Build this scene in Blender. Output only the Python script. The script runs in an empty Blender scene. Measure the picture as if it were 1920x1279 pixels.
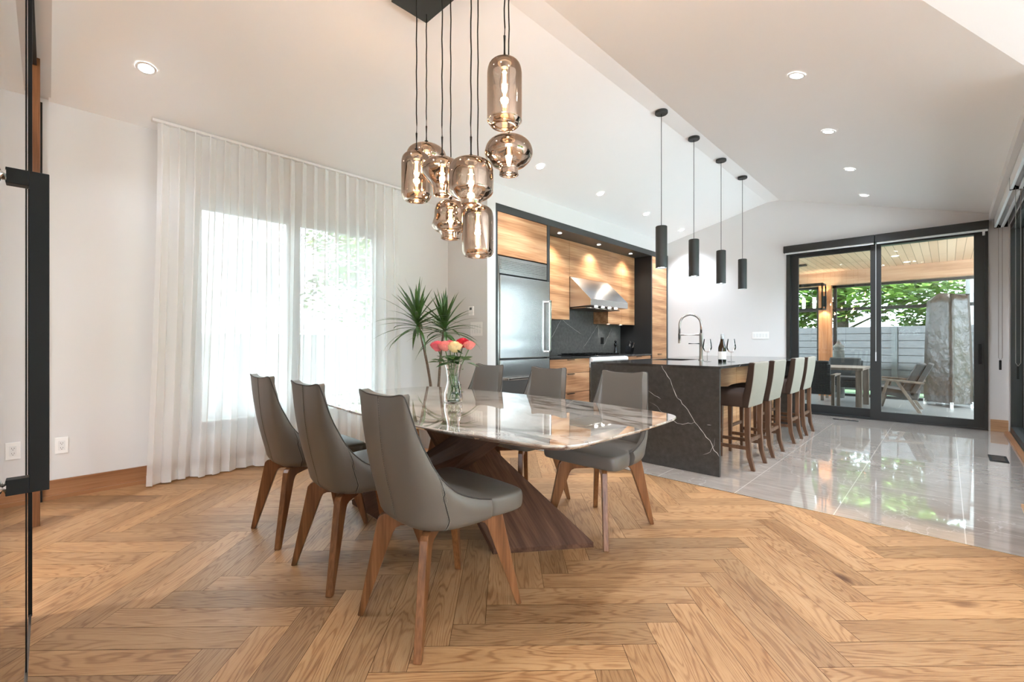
import bpy, bmesh, math, random
from mathutils import Vector, Matrix
random.seed(7)
C = bpy.context.scene
COL = C.collection
PI = math.pi
# ------------------------------------------------------------------ camera
F_PX, HZ, CAM_H, YAW = 842.0, 642.0, 1.12, math.radians(44.1)
cd = bpy.data.cameras.new('camera'); cam = bpy.data.objects.new('camera', cd); COL.objects.link(cam)
cam.location = (0, 0, CAM_H); cam.rotation_euler = (PI/2, 0, YAW)
cd.sensor_width = 36.0; cd.lens = 36.0*F_PX/1920.0; cd.clip_start = 0.02; cd.clip_end = 200
cd.shift_y = (HZ-639.5)/1920.0
C.camera = cam
# ------------------------------------------------------------------ view, world, sun
C.view_settings.view_transform = 'Standard'; C.view_settings.look = 'None'
C.view_settings.gamma = 1.0; C.view_settings.use_curve_mapping = False
C.view_settings.exposure = 1.10
C.view_settings.use_white_balance = True; C.view_settings.white_balance_temperature = 5300; C.view_settings.white_balance_tint = 6
W = bpy.data.worlds.new('overcast_sky'); C.world = W; W.use_nodes = True
wn = W.node_tree.nodes; wl = W.node_tree.links
bg = wn['Background']; bg.inputs['Strength'].default_value = 7.0
bg.inputs['Color'].default_value = (1.0, 0.985, 0.96, 1)
cy = C.cycles
cy.max_bounces = 10; cy.diffuse_bounces = 7; cy.glossy_bounces = 4; cy.transmission_bounces = 4
cy.transparent_max_bounces = 16; cy.caustics_reflective = False; cy.caustics_refractive = False
cy.sample_clamp_indirect = 6.0; cy.use_denoising = True; cy.use_light_tree = True

def light(name, kind, loc, energy, color=(1, 1, 1), rot=(0, 0, 0), **kw):
    d = bpy.data.lights.new(name, kind); d.energy = energy; d.color = color
    for k, v in kw.items(): setattr(d, k, v)
    o = bpy.data.objects.new(name, d); COL.objects.link(o); o.location = loc; o.rotation_euler = rot
    return o
sun = light('sun', 'SUN', (0, 0, 12), 14.0, (1.0, 0.97, 0.93), (math.radians(38), 0, math.radians(-22)), angle=math.radians(3))
def portal(loc, rot, sx, sy):
    o = light('daylight_portal', 'AREA', loc, 1.0, (1, 1, 1), rot, shape='RECTANGLE', size=sx, size_y=sy)
    o.data.cycles.is_portal = True
portal((-4.72, 1.735, 1.36), (0, -PI/2, 0), 2.07, 1.79)
portal((0.62, 6.25, 1.32), (0, PI/2, 0), 2.5, 4.0)
portal((4.05, 2.67, 1.15), (0, PI/2, 0), 2.5, 2.95)
portal((2.45, -3.6, 1.4), (PI/2, 0, 0), 2.7, 2.2)
portal((-0.74, 11.62, 1.3), (-PI/2, 0, 0), 6.0, 2.4)
# ------------------------------------------------------------------ room numbers
XL, XR, YB = -4.6, 0.545, 8.29
def zleft(x): return 3.44+0.245*(x+2.144)
SR = (3.44-2.757)/(0.378+1.964)
def zright(x): return 3.44-SR*(x+1.964)
def ray(x, y):
    lx = (x-960)/F_PX; a = YAW
    return Vector((math.cos(a)*lx-math.sin(a), math.sin(a)*lx+math.cos(a), (HZ-y)/F_PX))
def on_y(x, y, Y): r = ray(x, y); return Vector((0, 0, CAM_H))+r*(Y/r.y)
# ------------------------------------------------------------------ materials
MATS = {}
def newmat(name):
    m = bpy.data.materials.new(name); m.use_nodes = True; MATS[name] = m
    nt = m.node_tree; b = nt.nodes['Principled BSDF']
    return m, nt, b
def N(nt, t, **kw):
    n = nt.nodes.new(t)
    for k, v in kw.items():
        if k.startswith('i_'):
            n.inputs[k[2:].replace('_', ' ')].default_value = v
        else: setattr(n, k, v)
    return n
def ramp(nt, fac, stops, interp='LINEAR'):
    r = nt.nodes.new('ShaderNodeValToRGB'); r.color_ramp.interpolation = interp
    e = r.color_ramp.elements
    while len(e) < len(stops): e.new(0.5)
    for i, (p, c) in enumerate(stops):
        e[i].position = p; e[i].color = (*c, 1) if len(c) == 3 else c
    nt.links.new(fac, r.inputs['Fac']); return r
def coords(nt, scale=(1, 1, 1), rot=(0, 0, 0), kind='Object', loc=(0, 0, 0)):
    t = nt.nodes.new('ShaderNodeTexCoord'); m = nt.nodes.new('ShaderNodeMapping')
    m.inputs['Scale'].default_value = scale; m.inputs['Rotation'].default_value = rot; m.inputs['Location'].default_value = loc
    nt.links.new(t.outputs[kind], m.inputs['Vector']); return m.outputs['Vector']
def bump(nt, b, h, strength=0.2, dist=0.002):
    n = nt.nodes.new('ShaderNodeBump'); n.inputs['Strength'].default_value = strength; n.inputs['Distance'].default_value = dist
    nt.links.new(h, n.inputs['Height']); nt.links.new(n.outputs['Normal'], b.inputs['Normal'])
def plain(name, col, rough=0.5, metal=0.0, spec=0.5, coat=0.0, nscale=0, nstr=0.15, ndist=0.001, var=0.0):
    m, nt, b = newmat(name)
    b.inputs['Base Color'].default_value = (*col, 1); b.inputs['Roughness'].default_value = rough
    b.inputs['Metallic'].default_value = metal; b.inputs['Specular IOR Level'].default_value = spec
    b.inputs['Coat Weight'].default_value = coat
    if nscale or var:
        v = coords(nt); n = N(nt, 'ShaderNodeTexNoise', i_Scale=nscale or 6.0, i_Detail=4.0); nt.links.new(v, n.inputs['Vector'])
        if nscale: bump(nt, b, n.outputs['Fac'], nstr, ndist)
        if var:
            r = ramp(nt, n.outputs['Fac'], [(0.3, tuple(c*(1-var) for c in col)), (0.7, tuple(min(1, c*(1+var)) for c in col))])
            nt.links.new(r.outputs['Color'], b.inputs['Base Color'])
    return m
def wood(name, dark, mid, lite, grain='x', rough=0.4, scale=1.0, boards=0.0, spec=0.4):
    """grain runs along the given local axis"""
    m, nt, b = newmat(name)
    k = 'xyz'.index(grain); sc = [9.0*scale]*3; sc[k] = 0.9*scale
    v = coords(nt, tuple(sc))
    n1 = N(nt, 'ShaderNodeTexNoise', i_Scale=1.6, i_Detail=6.0, i_Roughness=0.6, i_Distortion=1.2); nt.links.new(v, n1.inputs['Vector'])
    sc2 = [70.0*scale]*3; sc2[k] = 2.5*scale
    v2 = coords(nt, tuple(sc2)); n2 = N(nt, 'ShaderNodeTexNoise', i_Scale=1.5, i_Detail=3.0); nt.links.new(v2, n2.inputs['Vector'])
    w = N(nt, 'ShaderNodeTexWave', wave_type='BANDS', bands_direction='DIAGONAL', i_Scale=0.55, i_Distortion=7.0, i_Detail=2.0); w.inputs['Detail Scale'].default_value = 1.3
    nt.links.new(v, w.inputs['Vector'])
    mx = N(nt, 'ShaderNodeMath', operation='MULTIPLY_ADD'); mx.inputs[1].default_value = 0.45
    nt.links.new(n1.outputs['Fac'], mx.inputs[0])
    m2 = N(nt, 'ShaderNodeMath', operation='MULTIPLY'); m2.inputs[1].default_value = 0.14; nt.links.new(w.outputs['Fac'], m2.inputs[0])
    nt.links.new(m2.outputs[0], mx.inputs[2])
    m3 = N(nt, 'ShaderNodeMath', operation='MULTIPLY_ADD'); m3.inputs[1].default_value = 0.42
    nt.links.new(n2.outputs['Fac'], m3.inputs[0]); nt.links.new(mx.outputs[0], m3.inputs[2])
    r = ramp(nt, m3.outputs[0], [(0.28, dark), (0.5, mid), (0.72, lite)])
    nt.links.new(r.outputs['Color'], b.inputs['Base Color'])
    b.inputs['Roughness'].default_value = rough; b.inputs['Specular IOR Level'].default_value = spec
    bump(nt, b, n2.outputs['Fac'], 0.12, 0.0006)
    return m
plain('wall_paint', (0.72, 0.71, 0.70), 0.55, nscale=180, nstr=0.04)
plain('ceiling_paint', (0.92, 0.92, 0.915), 0.6, nscale=180, nstr=0.03)
plain('white_plastic', (0.90, 0.89, 0.87), 0.3)
plain('white_metal', (0.8, 0.8, 0.79), 0.35)
plain('black_metal', (0.006, 0.006, 0.006), 0.45, spec=0.25)
plain('dark_frame', (0.016, 0.0165, 0.015), 0.42)
plain('charcoal', (0.040, 0.042, 0.040), 0.45)
plain('pendant_black', (0.022, 0.024, 0.022), 0.5)
plain('matte_black', (0.006, 0.006, 0.006), 0.6)
plain('black_gloss', (0.008, 0.008, 0.009), 0.12)
plain('chair_leather', (0.125, 0.112, 0.093), 0.40, nscale=420, nstr=0.25, ndist=0.0006, spec=0.5)
plain('chair_piping', (0.035, 0.030, 0.025), 0.5)
plain('stitch_thread', (0.22, 0.20, 0.165), 0.7)
plain('stool_brown', (0.040, 0.024, 0.016), 0.85, nscale=300, nstr=0.2, spec=0.2)
plain('stool_grey', (0.25, 0.225, 0.185), 0.95, nscale=420, nstr=0.5, var=0.25, spec=0.1)
plain('chrome', (0.62, 0.60, 0.57), 0.16, metal=1.0)
plain('gun_metal', (0.30, 0.275, 0.25), 0.3, metal=1.0)
plain('brass', (0.75, 0.55, 0.3), 0.25, metal=1.0)
plain('linen_white', (0.8, 0.79, 0.77), 0.9)
plain('leaf_green', (0.055, 0.13, 0.025), 0.42, nscale=25, var=0.4)
plain('palm_leaf', (0.065, 0.135, 0.03), 0.38, nscale=12, var=0.5)
plain('palm_trunk', (0.16, 0.12, 0.085), 0.8, nscale=60, nstr=0.6, ndist=0.004, var=0.4)
plain('stem_green', (0.09, 0.17, 0.04), 0.5)
plain('rose_pink', (0.80, 0.16, 0.20), 0.6, nscale=30, var=0.25)
plain('rose_coral', (0.85, 0.28, 0.25), 0.6, nscale=30, var=0.2)
plain('rose_cream', (0.88, 0.68, 0.36), 0.6, nscale=30, var=0.15)
plain('rose_red', (0.55, 0.012, 0.03), 0.6, nscale=30, var=0.3)
plain('pot_clay', (0.35, 0.33, 0.31), 0.6)
plain('pale_reflector', (0.80, 0.79, 0.76), 0.8, nscale=30, nstr=0.1)  # for the added slabs that bounce daylight indoors
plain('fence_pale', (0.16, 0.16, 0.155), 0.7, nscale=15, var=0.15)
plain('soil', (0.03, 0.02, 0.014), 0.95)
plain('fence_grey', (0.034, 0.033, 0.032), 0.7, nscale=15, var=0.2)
plain('stucco_white', (0.75, 0.74, 0.72), 0.85, nscale=60, nstr=0.3)
plain('foliage', (0.035, 0.095, 0.012), 0.55, nscale=1.2, var=0.6)
plain('foliage_light', (0.15, 0.25, 0.03), 0.55, nscale=1.5, var=0.5)
plain('bark', (0.14, 0.11, 0.085), 0.9, nscale=30, nstr=0.6, var=0.3)
plain('grass', (0.05, 0.10, 0.02), 0.9, nscale=12, var=0.4)
plain('wicker_dark', (0.035, 0.032, 0.030), 0.6, nscale=90, nstr=0.6, ndist=0.004, var=0.4)
plain('cushion_dark', (0.045, 0.043, 0.042), 0.85)
plain('cover_vinyl', (0.034, 0.025, 0.018), 0.36, nscale=7, nstr=0.9, ndist=0.03, var=0.2)
plain('wine_label', (0.72, 0.70, 0.65), 0.6)
plain('foil', (0.30, 0.30, 0.30), 0.35, metal=0.6)
plain('sconce_black', (0.01, 0.01, 0.01), 0.4)
plain('stone_wall', (0.13, 0.125, 0.115), 0.9, nscale=9, nstr=0.8, ndist=0.03, var=0.3)
wood('walnut_leg', (0.085, 0.034, 0.011), (0.175, 0.072, 0.024), (0.28, 0.125, 0.046), 'z', 0.34, 1.3)
wood('walnut_base', (0.045, 0.020, 0.011), (0.085, 0.040, 0.022), (0.15, 0.075, 0.042), 'x', 0.55, 1.0, spec=0.22)
wood('stool_leg', (0.045, 0.020, 0.009), (0.10, 0.048, 0.022), (0.16, 0.082, 0.04), 'z', 0.45, 1.3)
wood('kitchen_wood', (0.20, 0.085, 0.030), (0.46, 0.235, 0.105), (0.68, 0.42, 0.22), 'y', 0.42, 0.55)
wood('oak_trim', (0.20, 0.085, 0.030), (0.30, 0.14, 0.055), (0.40, 0.20, 0.09), 'y', 0.42, 0.8)
wood('oak_trim_x', (0.34, 0.19, 0.09), (0.48, 0.29, 0.15), (0.58, 0.38, 0.21), 'x', 0.42, 0.8)
wood('cedar', (0.34, 0.13, 0.05), (0.52, 0.22, 0.09), (0.62, 0.30, 0.14), 'z', 0.55, 0.6)
wood('cedar_beam', (0.40, 0.22, 0.13), (0.56, 0.34, 0.21), (0.66, 0.44, 0.29), 'x', 0.55, 0.6)
wood('weathered', (0.10, 0.075, 0.055), (0.17, 0.13, 0.10), (0.24, 0.19, 0.15), 'z', 0.6, 1.0)
# brushed steel
m, nt, b = newmat('brushed_steel')
b.inputs['Base Color'].default_value = (0.60, 0.59, 0.57, 1); b.inputs['Metallic'].default_value = 1.0; b.inputs['Roughness'].default_value = 0.26
v = coords(nt, (2.0, 2.0, 260.0)); n = N(nt, 'ShaderNodeTexNoise', i_Scale=1.0, i_Detail=2.0); nt.links.new(v, n.inputs['Vector'])
v2 = coords(nt, (0.6, 0.6, 3.2)); n2 = N(nt, 'ShaderNodeTexNoise', i_Scale=1.0, i_Detail=1.0); nt.links.new(v2, n2.inputs['Vector'])
a = N(nt, 'ShaderNodeMath', operation='MULTIPLY_ADD'); a.inputs[1].default_value = 0.0
nt.links.new(n.outputs['Fac'], a.inputs[0]); nt.links.new(n2.outputs['Fac'], a.inputs[2]); bump(nt, b, a.outputs[0], 0.5, 0.03)
# floor oak: per-plank colour attribute + uv grain
m, nt, b = newmat('oak_floor')
uv = nt.nodes.new('ShaderNodeUVMap'); uv.uv_map = 'grain'
at = nt.nodes.new('ShaderNodeAttribute'); at.attribute_name = 'tone'
def mapped(sc):
    mp = nt.nodes.new('ShaderNodeMapping'); mp.inputs['Scale'].default_value = sc; nt.links.new(uv.outputs['UV'], mp.inputs['Vector']); return mp.outputs['Vector']
g1 = N(nt, 'ShaderNodeTexNoise', i_Scale=1.0, i_Detail=2.5, i_Roughness=0.5, i_Distortion=0.25); nt.links.new(mapped((1.0, 7.5, 1)), g1.inputs['Vector'])
g2 = N(nt, 'ShaderNodeTexNoise', i_Scale=1.0, i_Detail=3.0, i_Roughness=0.6); nt.links.new(mapped((14, 330, 1)), g2.inputs['Vector'])
g3 = N(nt, 'ShaderNodeTexNoise', i_Scale=1.0, i_Detail=3.0); nt.links.new(mapped((1.6, 10, 1)), g3.inputs['Vector'])
ma = N(nt, 'ShaderNodeMath', operation='MULTIPLY'); ma.inputs[1].default_value = 150.0; nt.links.new(g1.outputs['Fac'], ma.inputs[0])
sn_ = N(nt, 'ShaderNodeMath', operation='SINE'); nt.links.new(ma.outputs[0], sn_.inputs[0])
wr = ramp(nt, sn_.outputs[0], [(0.0, (0, 0, 0)), (0.55, (0.75, 0.75, 0.75)), (1.0, (1, 1, 1))])
mm = N(nt, 'ShaderNodeMath', operation='MULTIPLY_ADD'); mm.inputs[1].default_value = 0.5; mm.inputs[2].default_value = 0.5; nt.links.new(sn_.outputs[0], mm.inputs[0])
wr = ramp(nt, mm.outputs[0], [(0.0, (0, 0, 0)), (0.30, (0.65, 0.65, 0.65)), (0.6, (1, 1, 1))])
s1 = N(nt, 'ShaderNodeMath', operation='MULTIPLY_ADD'); s1.inputs[1].default_value = 0.20; s1.inputs[2].default_value = 0.16; nt.links.new(g3.outputs['Fac'], s1.inputs[0])
s2 = N(nt, 'ShaderNodeMath', operation='MULTIPLY_ADD'); s2.inputs[1].default_value = 0.22; nt.links.new(g2.outputs['Fac'], s2.inputs[0]); nt.links.new(s1.outputs[0], s2.inputs[2])
s3 = N(nt, 'ShaderNodeMath', operation='MULTIPLY_ADD'); s3.inputs[1].default_value = 0.075; nt.links.new(wr.outputs['Color'], s3.inputs[0]); nt.links.new(s2.outputs[0], s3.inputs[2])
rr = ramp(nt, s3.outputs[0], [(0.33, (0.26, 0.122, 0.044)), (0.44, (0.435, 0.245, 0.105)), (0.55, (0.52, 0.325, 0.155))])
kn = N(nt, 'ShaderNodeTexVoronoi', i_Scale=1.0, feature='F1'); nt.links.new(mapped((1.1, 2.4, 1)), kn.inputs['Vector'])
kr = ramp(nt, kn.outputs['Distance'], [(0.0, (0.10, 0.06, 0.035)), (0.035, (0.30, 0.2, 0.14)), (0.09, (1, 1, 1))])
mk = N(nt, 'ShaderNodeMix', data_type='RGBA', blend_type='MULTIPLY'); mk.inputs['Factor'].default_value = 1.0
nt.links.new(rr.outputs['Color'], mk.inputs['A']); nt.links.new(kr.outputs['Color'], mk.inputs['B'])
mt = N(nt, 'ShaderNodeMix', data_type='RGBA', blend_type='MULTIPLY'); mt.inputs['Factor'].default_value = 1.0
nt.links.new(mk.outputs['Result'], mt.inputs['A']); nt.links.new(at.outputs['Color'], mt.inputs['B'])
nt.links.new(mt.outputs['Result'], b.inputs['Base Color'])
b.inputs['Roughness'].default_value = 0.42; b.inputs['Specular IOR Level'].default_value = 0.4
bump(nt, b, s3.outputs[0], 0.22, 0.0015)
plain('floor_gap', (0.10, 0.05, 0.02), 0.8)
# stone materials
def veins(nt, vec, scale, dist, lo, hi, detail=5.0, seed=0.0):
    """thin crack lines: |noise-0.5| -> narrow ramp"""
    n = N(nt, 'ShaderNodeTexNoise', noise_dimensions='4D', i_Scale=scale, i_Detail=detail, i_Roughness=0.55, i_Distortion=dist); n.inputs['W'].default_value = seed
    nt.links.new(vec, n.inputs['Vector'])
    s = N(nt, 'ShaderNodeMath', operation='SUBTRACT'); s.inputs[1].default_value = 0.5; nt.links.new(n.outputs['Fac'], s.inputs[0])
    a = N(nt, 'ShaderNodeMath', operation='ABSOLUTE'); nt.links.new(s.outputs[0], a.inputs[0])
    return ramp(nt, a.outputs[0], [(lo, (1, 1, 1)), (hi, (0, 0, 0))])
def mixc(nt, fac, A, B, blend='MIX'):
    x = N(nt, 'ShaderNodeMix', data_type='RGBA', blend_type=blend)
    for k, val in (('Factor', fac), ('A', A), ('B', B)):
        if isinstance(val, (int, float)): x.inputs[k].default_value = val
        elif isinstance(val, tuple): x.inputs[k].default_value = (*val, 1)
        else: nt.links.new(val, x.inputs[k])
    return x.outputs['Result']
m, nt, b = newmat('table_marble')
v = coords(nt, (0.75, 1.5, 1.0), (0, 0, 0.35))
cl = N(nt, 'ShaderNodeTexNoise', i_Scale=2.2, i_Detail=5.0, i_Distortion=0.8); nt.links.new(v, cl.inputs['Vector'])
base = ramp(nt, cl.outputs['Fac'], [(0.30, (0.30, 0.24, 0.17)), (0.43, (0.52, 0.48, 0.41)), (0.58, (0.62, 0.595, 0.54)), (0.7, (0.46, 0.41, 0.34))])
v1 = veins(nt, v, 0.95, 2.0, 0.0, 0.030, 8.0, 1.3); v2_ = veins(nt, v, 3.4, 1.4, 0.0, 0.012, 6.0, 4.1)
c = mixc(nt, v1.outputs['Color'], base.outputs['Color'], (0.11, 0.065, 0.04))
hf = N(nt, 'ShaderNodeMath', operation='MULTIPLY'); hf.inputs[1].default_value = 0.7; nt.links.new(v2_.outputs['Color'], hf.inputs[0])
c = mixc(nt, hf.outputs[0], c, (0.16, 0.11, 0.08))
bl = N(nt, 'ShaderNodeTexNoise', i_Scale=1.1, i_Detail=6.0, i_Distortion=1.5, i_Roughness=0.65); nt.links.new(v, bl.inputs['Vector'])
br = ramp(nt, bl.outputs['Fac'], [(0.54, (0, 0, 0)), (0.66, (0.8, 0.8, 0.8))])
c = mixc(nt, br.outputs['Color'], c, (0.17, 0.11, 0.075))
nt.links.new(c, b.inputs['Base Color']); b.inputs['Roughness'].default_value = 0.03; b.inputs['Specular IOR Level'].default_value = 0.85
b.inputs['Coat Weight'].default_value = 1.0; b.inputs['Coat Roughness'].default_value = 0.01; b.inputs['Coat IOR'].default_value = 1.7
def dark_stone(name, rough, base=(0.036, 0.033, 0.030), vein=0.0):
    m, nt, b = newmat(name)
    v = coords(nt); n = N(nt, 'ShaderNodeTexNoise', i_Scale=22.0, i_Detail=6.0, i_Roughness=0.7); nt.links.new(v, n.inputs['Vector'])
    r = ramp(nt, n.outputs['Fac'], [(0.35, tuple(x*0.75 for x in base)), (0.62, tuple(x*1.25 for x in base)), (0.78, tuple(x*2.2 for x in base))])
    nt.links.new(r.outputs['Color'], b.inputs['Base Color']); b.inputs['Roughness'].default_value = rough; b.inputs['Specular IOR Level'].default_value = 0.55
dark_stone('island_stone', 0.33, (0.042, 0.038, 0.033)); dark_stone('island_top', 0.10); dark_stone('backsplash_stone', 0.28, (0.085, 0.085, 0.08))
plain('vein_white', (0.62, 0.60, 0.56), 0.4)
m, nt, b = newmat('marble_tile')
tc = coords(nt)
cl = N(nt, 'ShaderNodeTexNoise', i_Scale=1.4, i_Detail=6.0, i_Distortion=1.0, i_Roughness=0.6); nt.links.new(tc, cl.inputs['Vector'])
st = coords(nt, (1.2, 6.0, 1), (0, 0, -0.3)); sn = N(nt, 'ShaderNodeTexNoise', i_Scale=3.0, i_Detail=7.0, i_Roughness=0.7, i_Distortion=0.5); nt.links.new(st, sn.inputs['Vector'])
av = N(nt, 'ShaderNodeMath', operation='MULTIPLY_ADD'); av.inputs[1].default_value = 0.5; nt.links.new(cl.outputs['Fac'], av.inputs[0])
hv = N(nt, 'ShaderNodeMath', operation='MULTIPLY'); hv.inputs[1].default_value = 0.5; nt.links.new(sn.outputs['Fac'], hv.inputs[0]); nt.links.new(hv.outputs[0], av.inputs[2])
base = ramp(nt, av.outputs[0], [(0.35, (0.32, 0.268, 0.222)), (0.52, (0.42, 0.362, 0.310)), (0.68, (0.50, 0.44, 0.385))])
v1 = veins(nt, tc, 1.1, 1.6, 0.0, 0.006, 6.0, 2.2)
hf = N(nt, 'ShaderNodeMath', operation='MULTIPLY'); hf.inputs[1].default_value = 0.4; nt.links.new(v1.outputs['Color'], hf.inputs[0])
c = mixc(nt, hf.outputs[0], base.outputs['Color'], (0.72, 0.68, 0.63))
bt = N(nt, 'ShaderNodeTexBrick', offset=0.5, offset_frequency=2); bt.inputs['Scale'].default_value = 1.0
bt.inputs['Brick Width'].default_value = 1.2; bt.inputs['Row Height'].default_value = 0.605; bt.inputs['Mortar Size'].default_value = 0.0028
bt.inputs['Color1'].default_value = (0, 0, 0, 1); bt.inputs['Color2'].default_value = (0, 0, 0, 1); bt.inputs['Mortar'].default_value = (1, 1, 1, 1)
nt.links.new(coords(nt, (1, 1, 1), (0, 0, PI/2), loc=(0.3, -0.68+0.605*4, 0)), bt.inputs['Vector'])
c = mixc(nt, bt.outputs['Color'], c, (0.66, 0.60, 0.52))
nt.links.new(c, b.inputs['Base Color']); b.inputs['Roughness'].default_value = 0.05; b.inputs['Specular IOR Level'].default_value = 0.75; b.inputs['Coat Weight'].default_value = 0.7; b.inputs['Coat Roughness'].default_value = 0.02; b.inputs['Coat IOR'].default_value = 1.6
wb = N(nt, 'ShaderNodeTexNoise', i_Scale=1.6, i_Detail=1.0); nt.links.new(tc, wb.inputs['Vector']); bump(nt, b, wb.outputs['Fac'], 0.25, 0.006)
m, nt, b = newmat('patio_tile')
bt = N(nt, 'ShaderNodeTexBrick', offset=0.5); bt.inputs['Scale'].default_value = 1.0; bt.inputs['Brick Width'].default_value = 0.6; bt.inputs['Row Height'].default_value = 0.6; bt.inputs['Mortar Size'].default_value = 0.004
bt.inputs['Color1'].default_value = (0.15, 0.145, 0.135, 1); bt.inputs['Color2'].default_value = (0.18, 0.172, 0.16, 1); bt.inputs['Mortar'].default_value = (0.4, 0.38, 0.36, 1)
nt.links.new(coords(nt), bt.inputs['Vector']); nt.links.new(bt.outputs['Color'], b.inputs['Base Color']); b.inputs['Roughness'].default_value = 0.3
# plank ceiling
m, nt, b = newmat('plank_ceiling')
bt = N(nt, 'ShaderNodeTexBrick', offset=0.37); bt.inputs['Scale'].default_value = 1.0; bt.inputs['Brick Width'].default_value = 2.6; bt.inputs['Row Height'].default_value = 0.10; bt.inputs['Mortar Size'].default_value = 0.004
bt.inputs['Color1'].default_value = (0.72, 0.46, 0.31, 1); bt.inputs['Color2'].default_value = (0.82, 0.57, 0.41, 1); bt.inputs['Mortar'].default_value = (0.35, 0.2, 0.1, 1)
nt.links.new(coords(nt, (1, 1, 1), (0, 0, PI/2)), bt.inputs['Vector']); nt.links.new(bt.outputs['Color'], b.inputs['Base Color']); b.inputs['Roughness'].default_value = 0.5
# thin glass: fresnel mix of transparent and glossy
def thin_glass(name, tint, refl=(1, 1, 1), ior=1.5, base=0.0, rough=0.0):
    m, nt, b = newmat(name); nt.nodes.remove(b); out = nt.nodes['Material Output']
    t = nt.nodes.new('ShaderNodeBsdfTransparent'); t.inputs['Color'].default_value = (*tint, 1)
    g = nt.nodes.new('ShaderNodeBsdfGlossy'); g.inputs['Color'].default_value = (*refl, 1); g.inputs['Roughness'].default_value = rough
    f = nt.nodes.new('ShaderNodeFresnel'); f.inputs['IOR'].default_value = ior
    a = N(nt, 'ShaderNodeMath', operation='MULTIPLY_ADD', use_clamp=True); a.inputs[1].default_value = 1.0-base*0.8; a.inputs[2].default_value = base
    nt.links.new(f.outputs[0], a.inputs[0])
    x = nt.nodes.new('ShaderNodeMixShader'); nt.links.new(a.outputs[0], x.inputs[0]); nt.links.new(t.outputs[0], x.inputs[1]); nt.links.new(g.outputs[0], x.inputs[2])
    nt.links.new(x.outputs[0], out.inputs['Surface']); return m, nt, a
thin_glass('window_glass', (0.93, 0.96, 0.94)); thin_glass('clear_glass', (0.97, 0.98, 0.97), ior=1.45)
thin_glass('door_glass', (0.9, 0.92, 0.9), ior=1.5)
thin_glass('bulb_glass', (1.0, 0.93, 0.82), ior=1.3)
thin_glass('wine_glass_clear', (0.98, 0.98, 0.98), ior=1.35)
thin_glass('bottle_glass', (0.22, 0.13, 0.03), (0.9, 0.9, 0.9), 1.5)
# smoked, mirror-coated glass of the chandelier: coating is denser low on the shade
m, nt, a = thin_glass('smoked_glass', (0.70, 0.66, 0.62), (0.86, 0.72, 0.60), 1.5, 0.2, 0.03)
g = nt.nodes.new('ShaderNodeTexCoord'); sp = nt.nodes.new('ShaderNodeSeparateXYZ'); nt.links.new(g.outputs['Generated'], sp.inputs[0])
cr = ramp(nt, sp.outputs['Z'], [(0.0, (0.62,)*3), (0.5, (0.42,)*3), (1.0, (0.20,)*3)])
nt.links.new(cr.outputs['Color'], a.inputs[2])
# water
thin_glass('water', (0.90, 0.96, 0.90), ior=1.33)
# sheer curtain
m, nt, b = newmat('sheer'); nt.nodes.remove(b); out = nt.nodes['Material Output']
tr = nt.nodes.new('ShaderNodeBsdfTransparent'); tr.inputs['Color'].default_value = (1, 1, 1, 1)
tl = nt.nodes.new('ShaderNodeBsdfTranslucent'); tl.inputs['Color'].default_value = (0.97, 0.97, 0.96, 1)
df = nt.nodes.new('ShaderNodeBsdfDiffuse'); df.inputs['Color'].default_value = (0.96, 0.96, 0.95, 1)
x1 = nt.nodes.new('ShaderNodeMixShader'); x1.inputs[0].default_value = 0.65; nt.links.new(tl.outputs[0], x1.inputs[1]); nt.links.new(df.outputs[0], x1.inputs[2])
x2 = nt.nodes.new('ShaderNodeMixShader'); lw = nt.nodes.new('ShaderNodeLayerWeight'); lw.inputs['Blend'].default_value = 0.5
fr = ramp(nt, lw.outputs['Facing'], [(0.0, (0.69,)*3), (1.0, (0.96,)*3)])
nt.links.new(fr.outputs['Color'], x2.inputs[0]); nt.links.new(tr.outputs[0], x2.inputs[1]); nt.links.new(x1.outputs[0], x2.inputs[2]); nt.links.new(x2.outputs[0], out.inputs['Surface'])
def emit(name, col, s):
    m, nt, b = newmat(name); b.inputs['Base Color'].default_value = (*col, 1)
    b.inputs['Emission Color'].default_value = (*col, 1); b.inputs['Emission Strength'].default_value = s
emit('lamp_white', (1.0, 0.90, 0.78), 14.0); emit('filament', (1.0, 0.62, 0.28), 60.0); emit('bulb_glow', (1.0, 0.66, 0.36), 6.0)
emit('puck_glow', (1.0, 0.85, 0.66), 16.0); emit('candle_glow', (1.0, 0.9, 0.8), 5.0)
# ------------------------------------------------------------------ mesh helpers
def bx(bm, x0, x1, y0, y1, z0, z1):
    v = [bm.verts.new(p) for p in ((x0,y0,z0),(x1,y0,z0),(x1,y1,z0),(x0,y1,z0),(x0,y0,z1),(x1,y0,z1),(x1,y1,z1),(x0,y1,z1))]
    for f in ((0,3,2,1),(4,5,6,7),(0,1,5,4),(1,2,6,5),(2,3,7,6),(3,0,4,7)): bm.faces.new([v[i] for i in f])
    return v
def quad(bm, pts): return bm.faces.new([bm.verts.new(p) for p in pts])
def prism(bm, poly, h, M=None):
    """poly: list of 2-D points, extruded 0..h along local z, then transformed by M"""
    M = M or Matrix.Identity(4)
    lo = [bm.verts.new(M @ Vector((p[0], p[1], 0))) for p in poly]; hi = [bm.verts.new(M @ Vector((p[0], p[1], h))) for p in poly]
    n = len(poly); bm.faces.new(lo[::-1]); bm.faces.new(hi)
    for i in range(n): bm.faces.new((lo[i], lo[(i+1) % n], hi[(i+1) % n], hi[i]))
def frame_of(d):
    d = d.normalized(); up = Vector((0, 0, 1)) if abs(d.z) < 0.95 else Vector((0, 1, 0))
    a = d.cross(up).normalized(); return a, a.cross(d).normalized()
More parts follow.
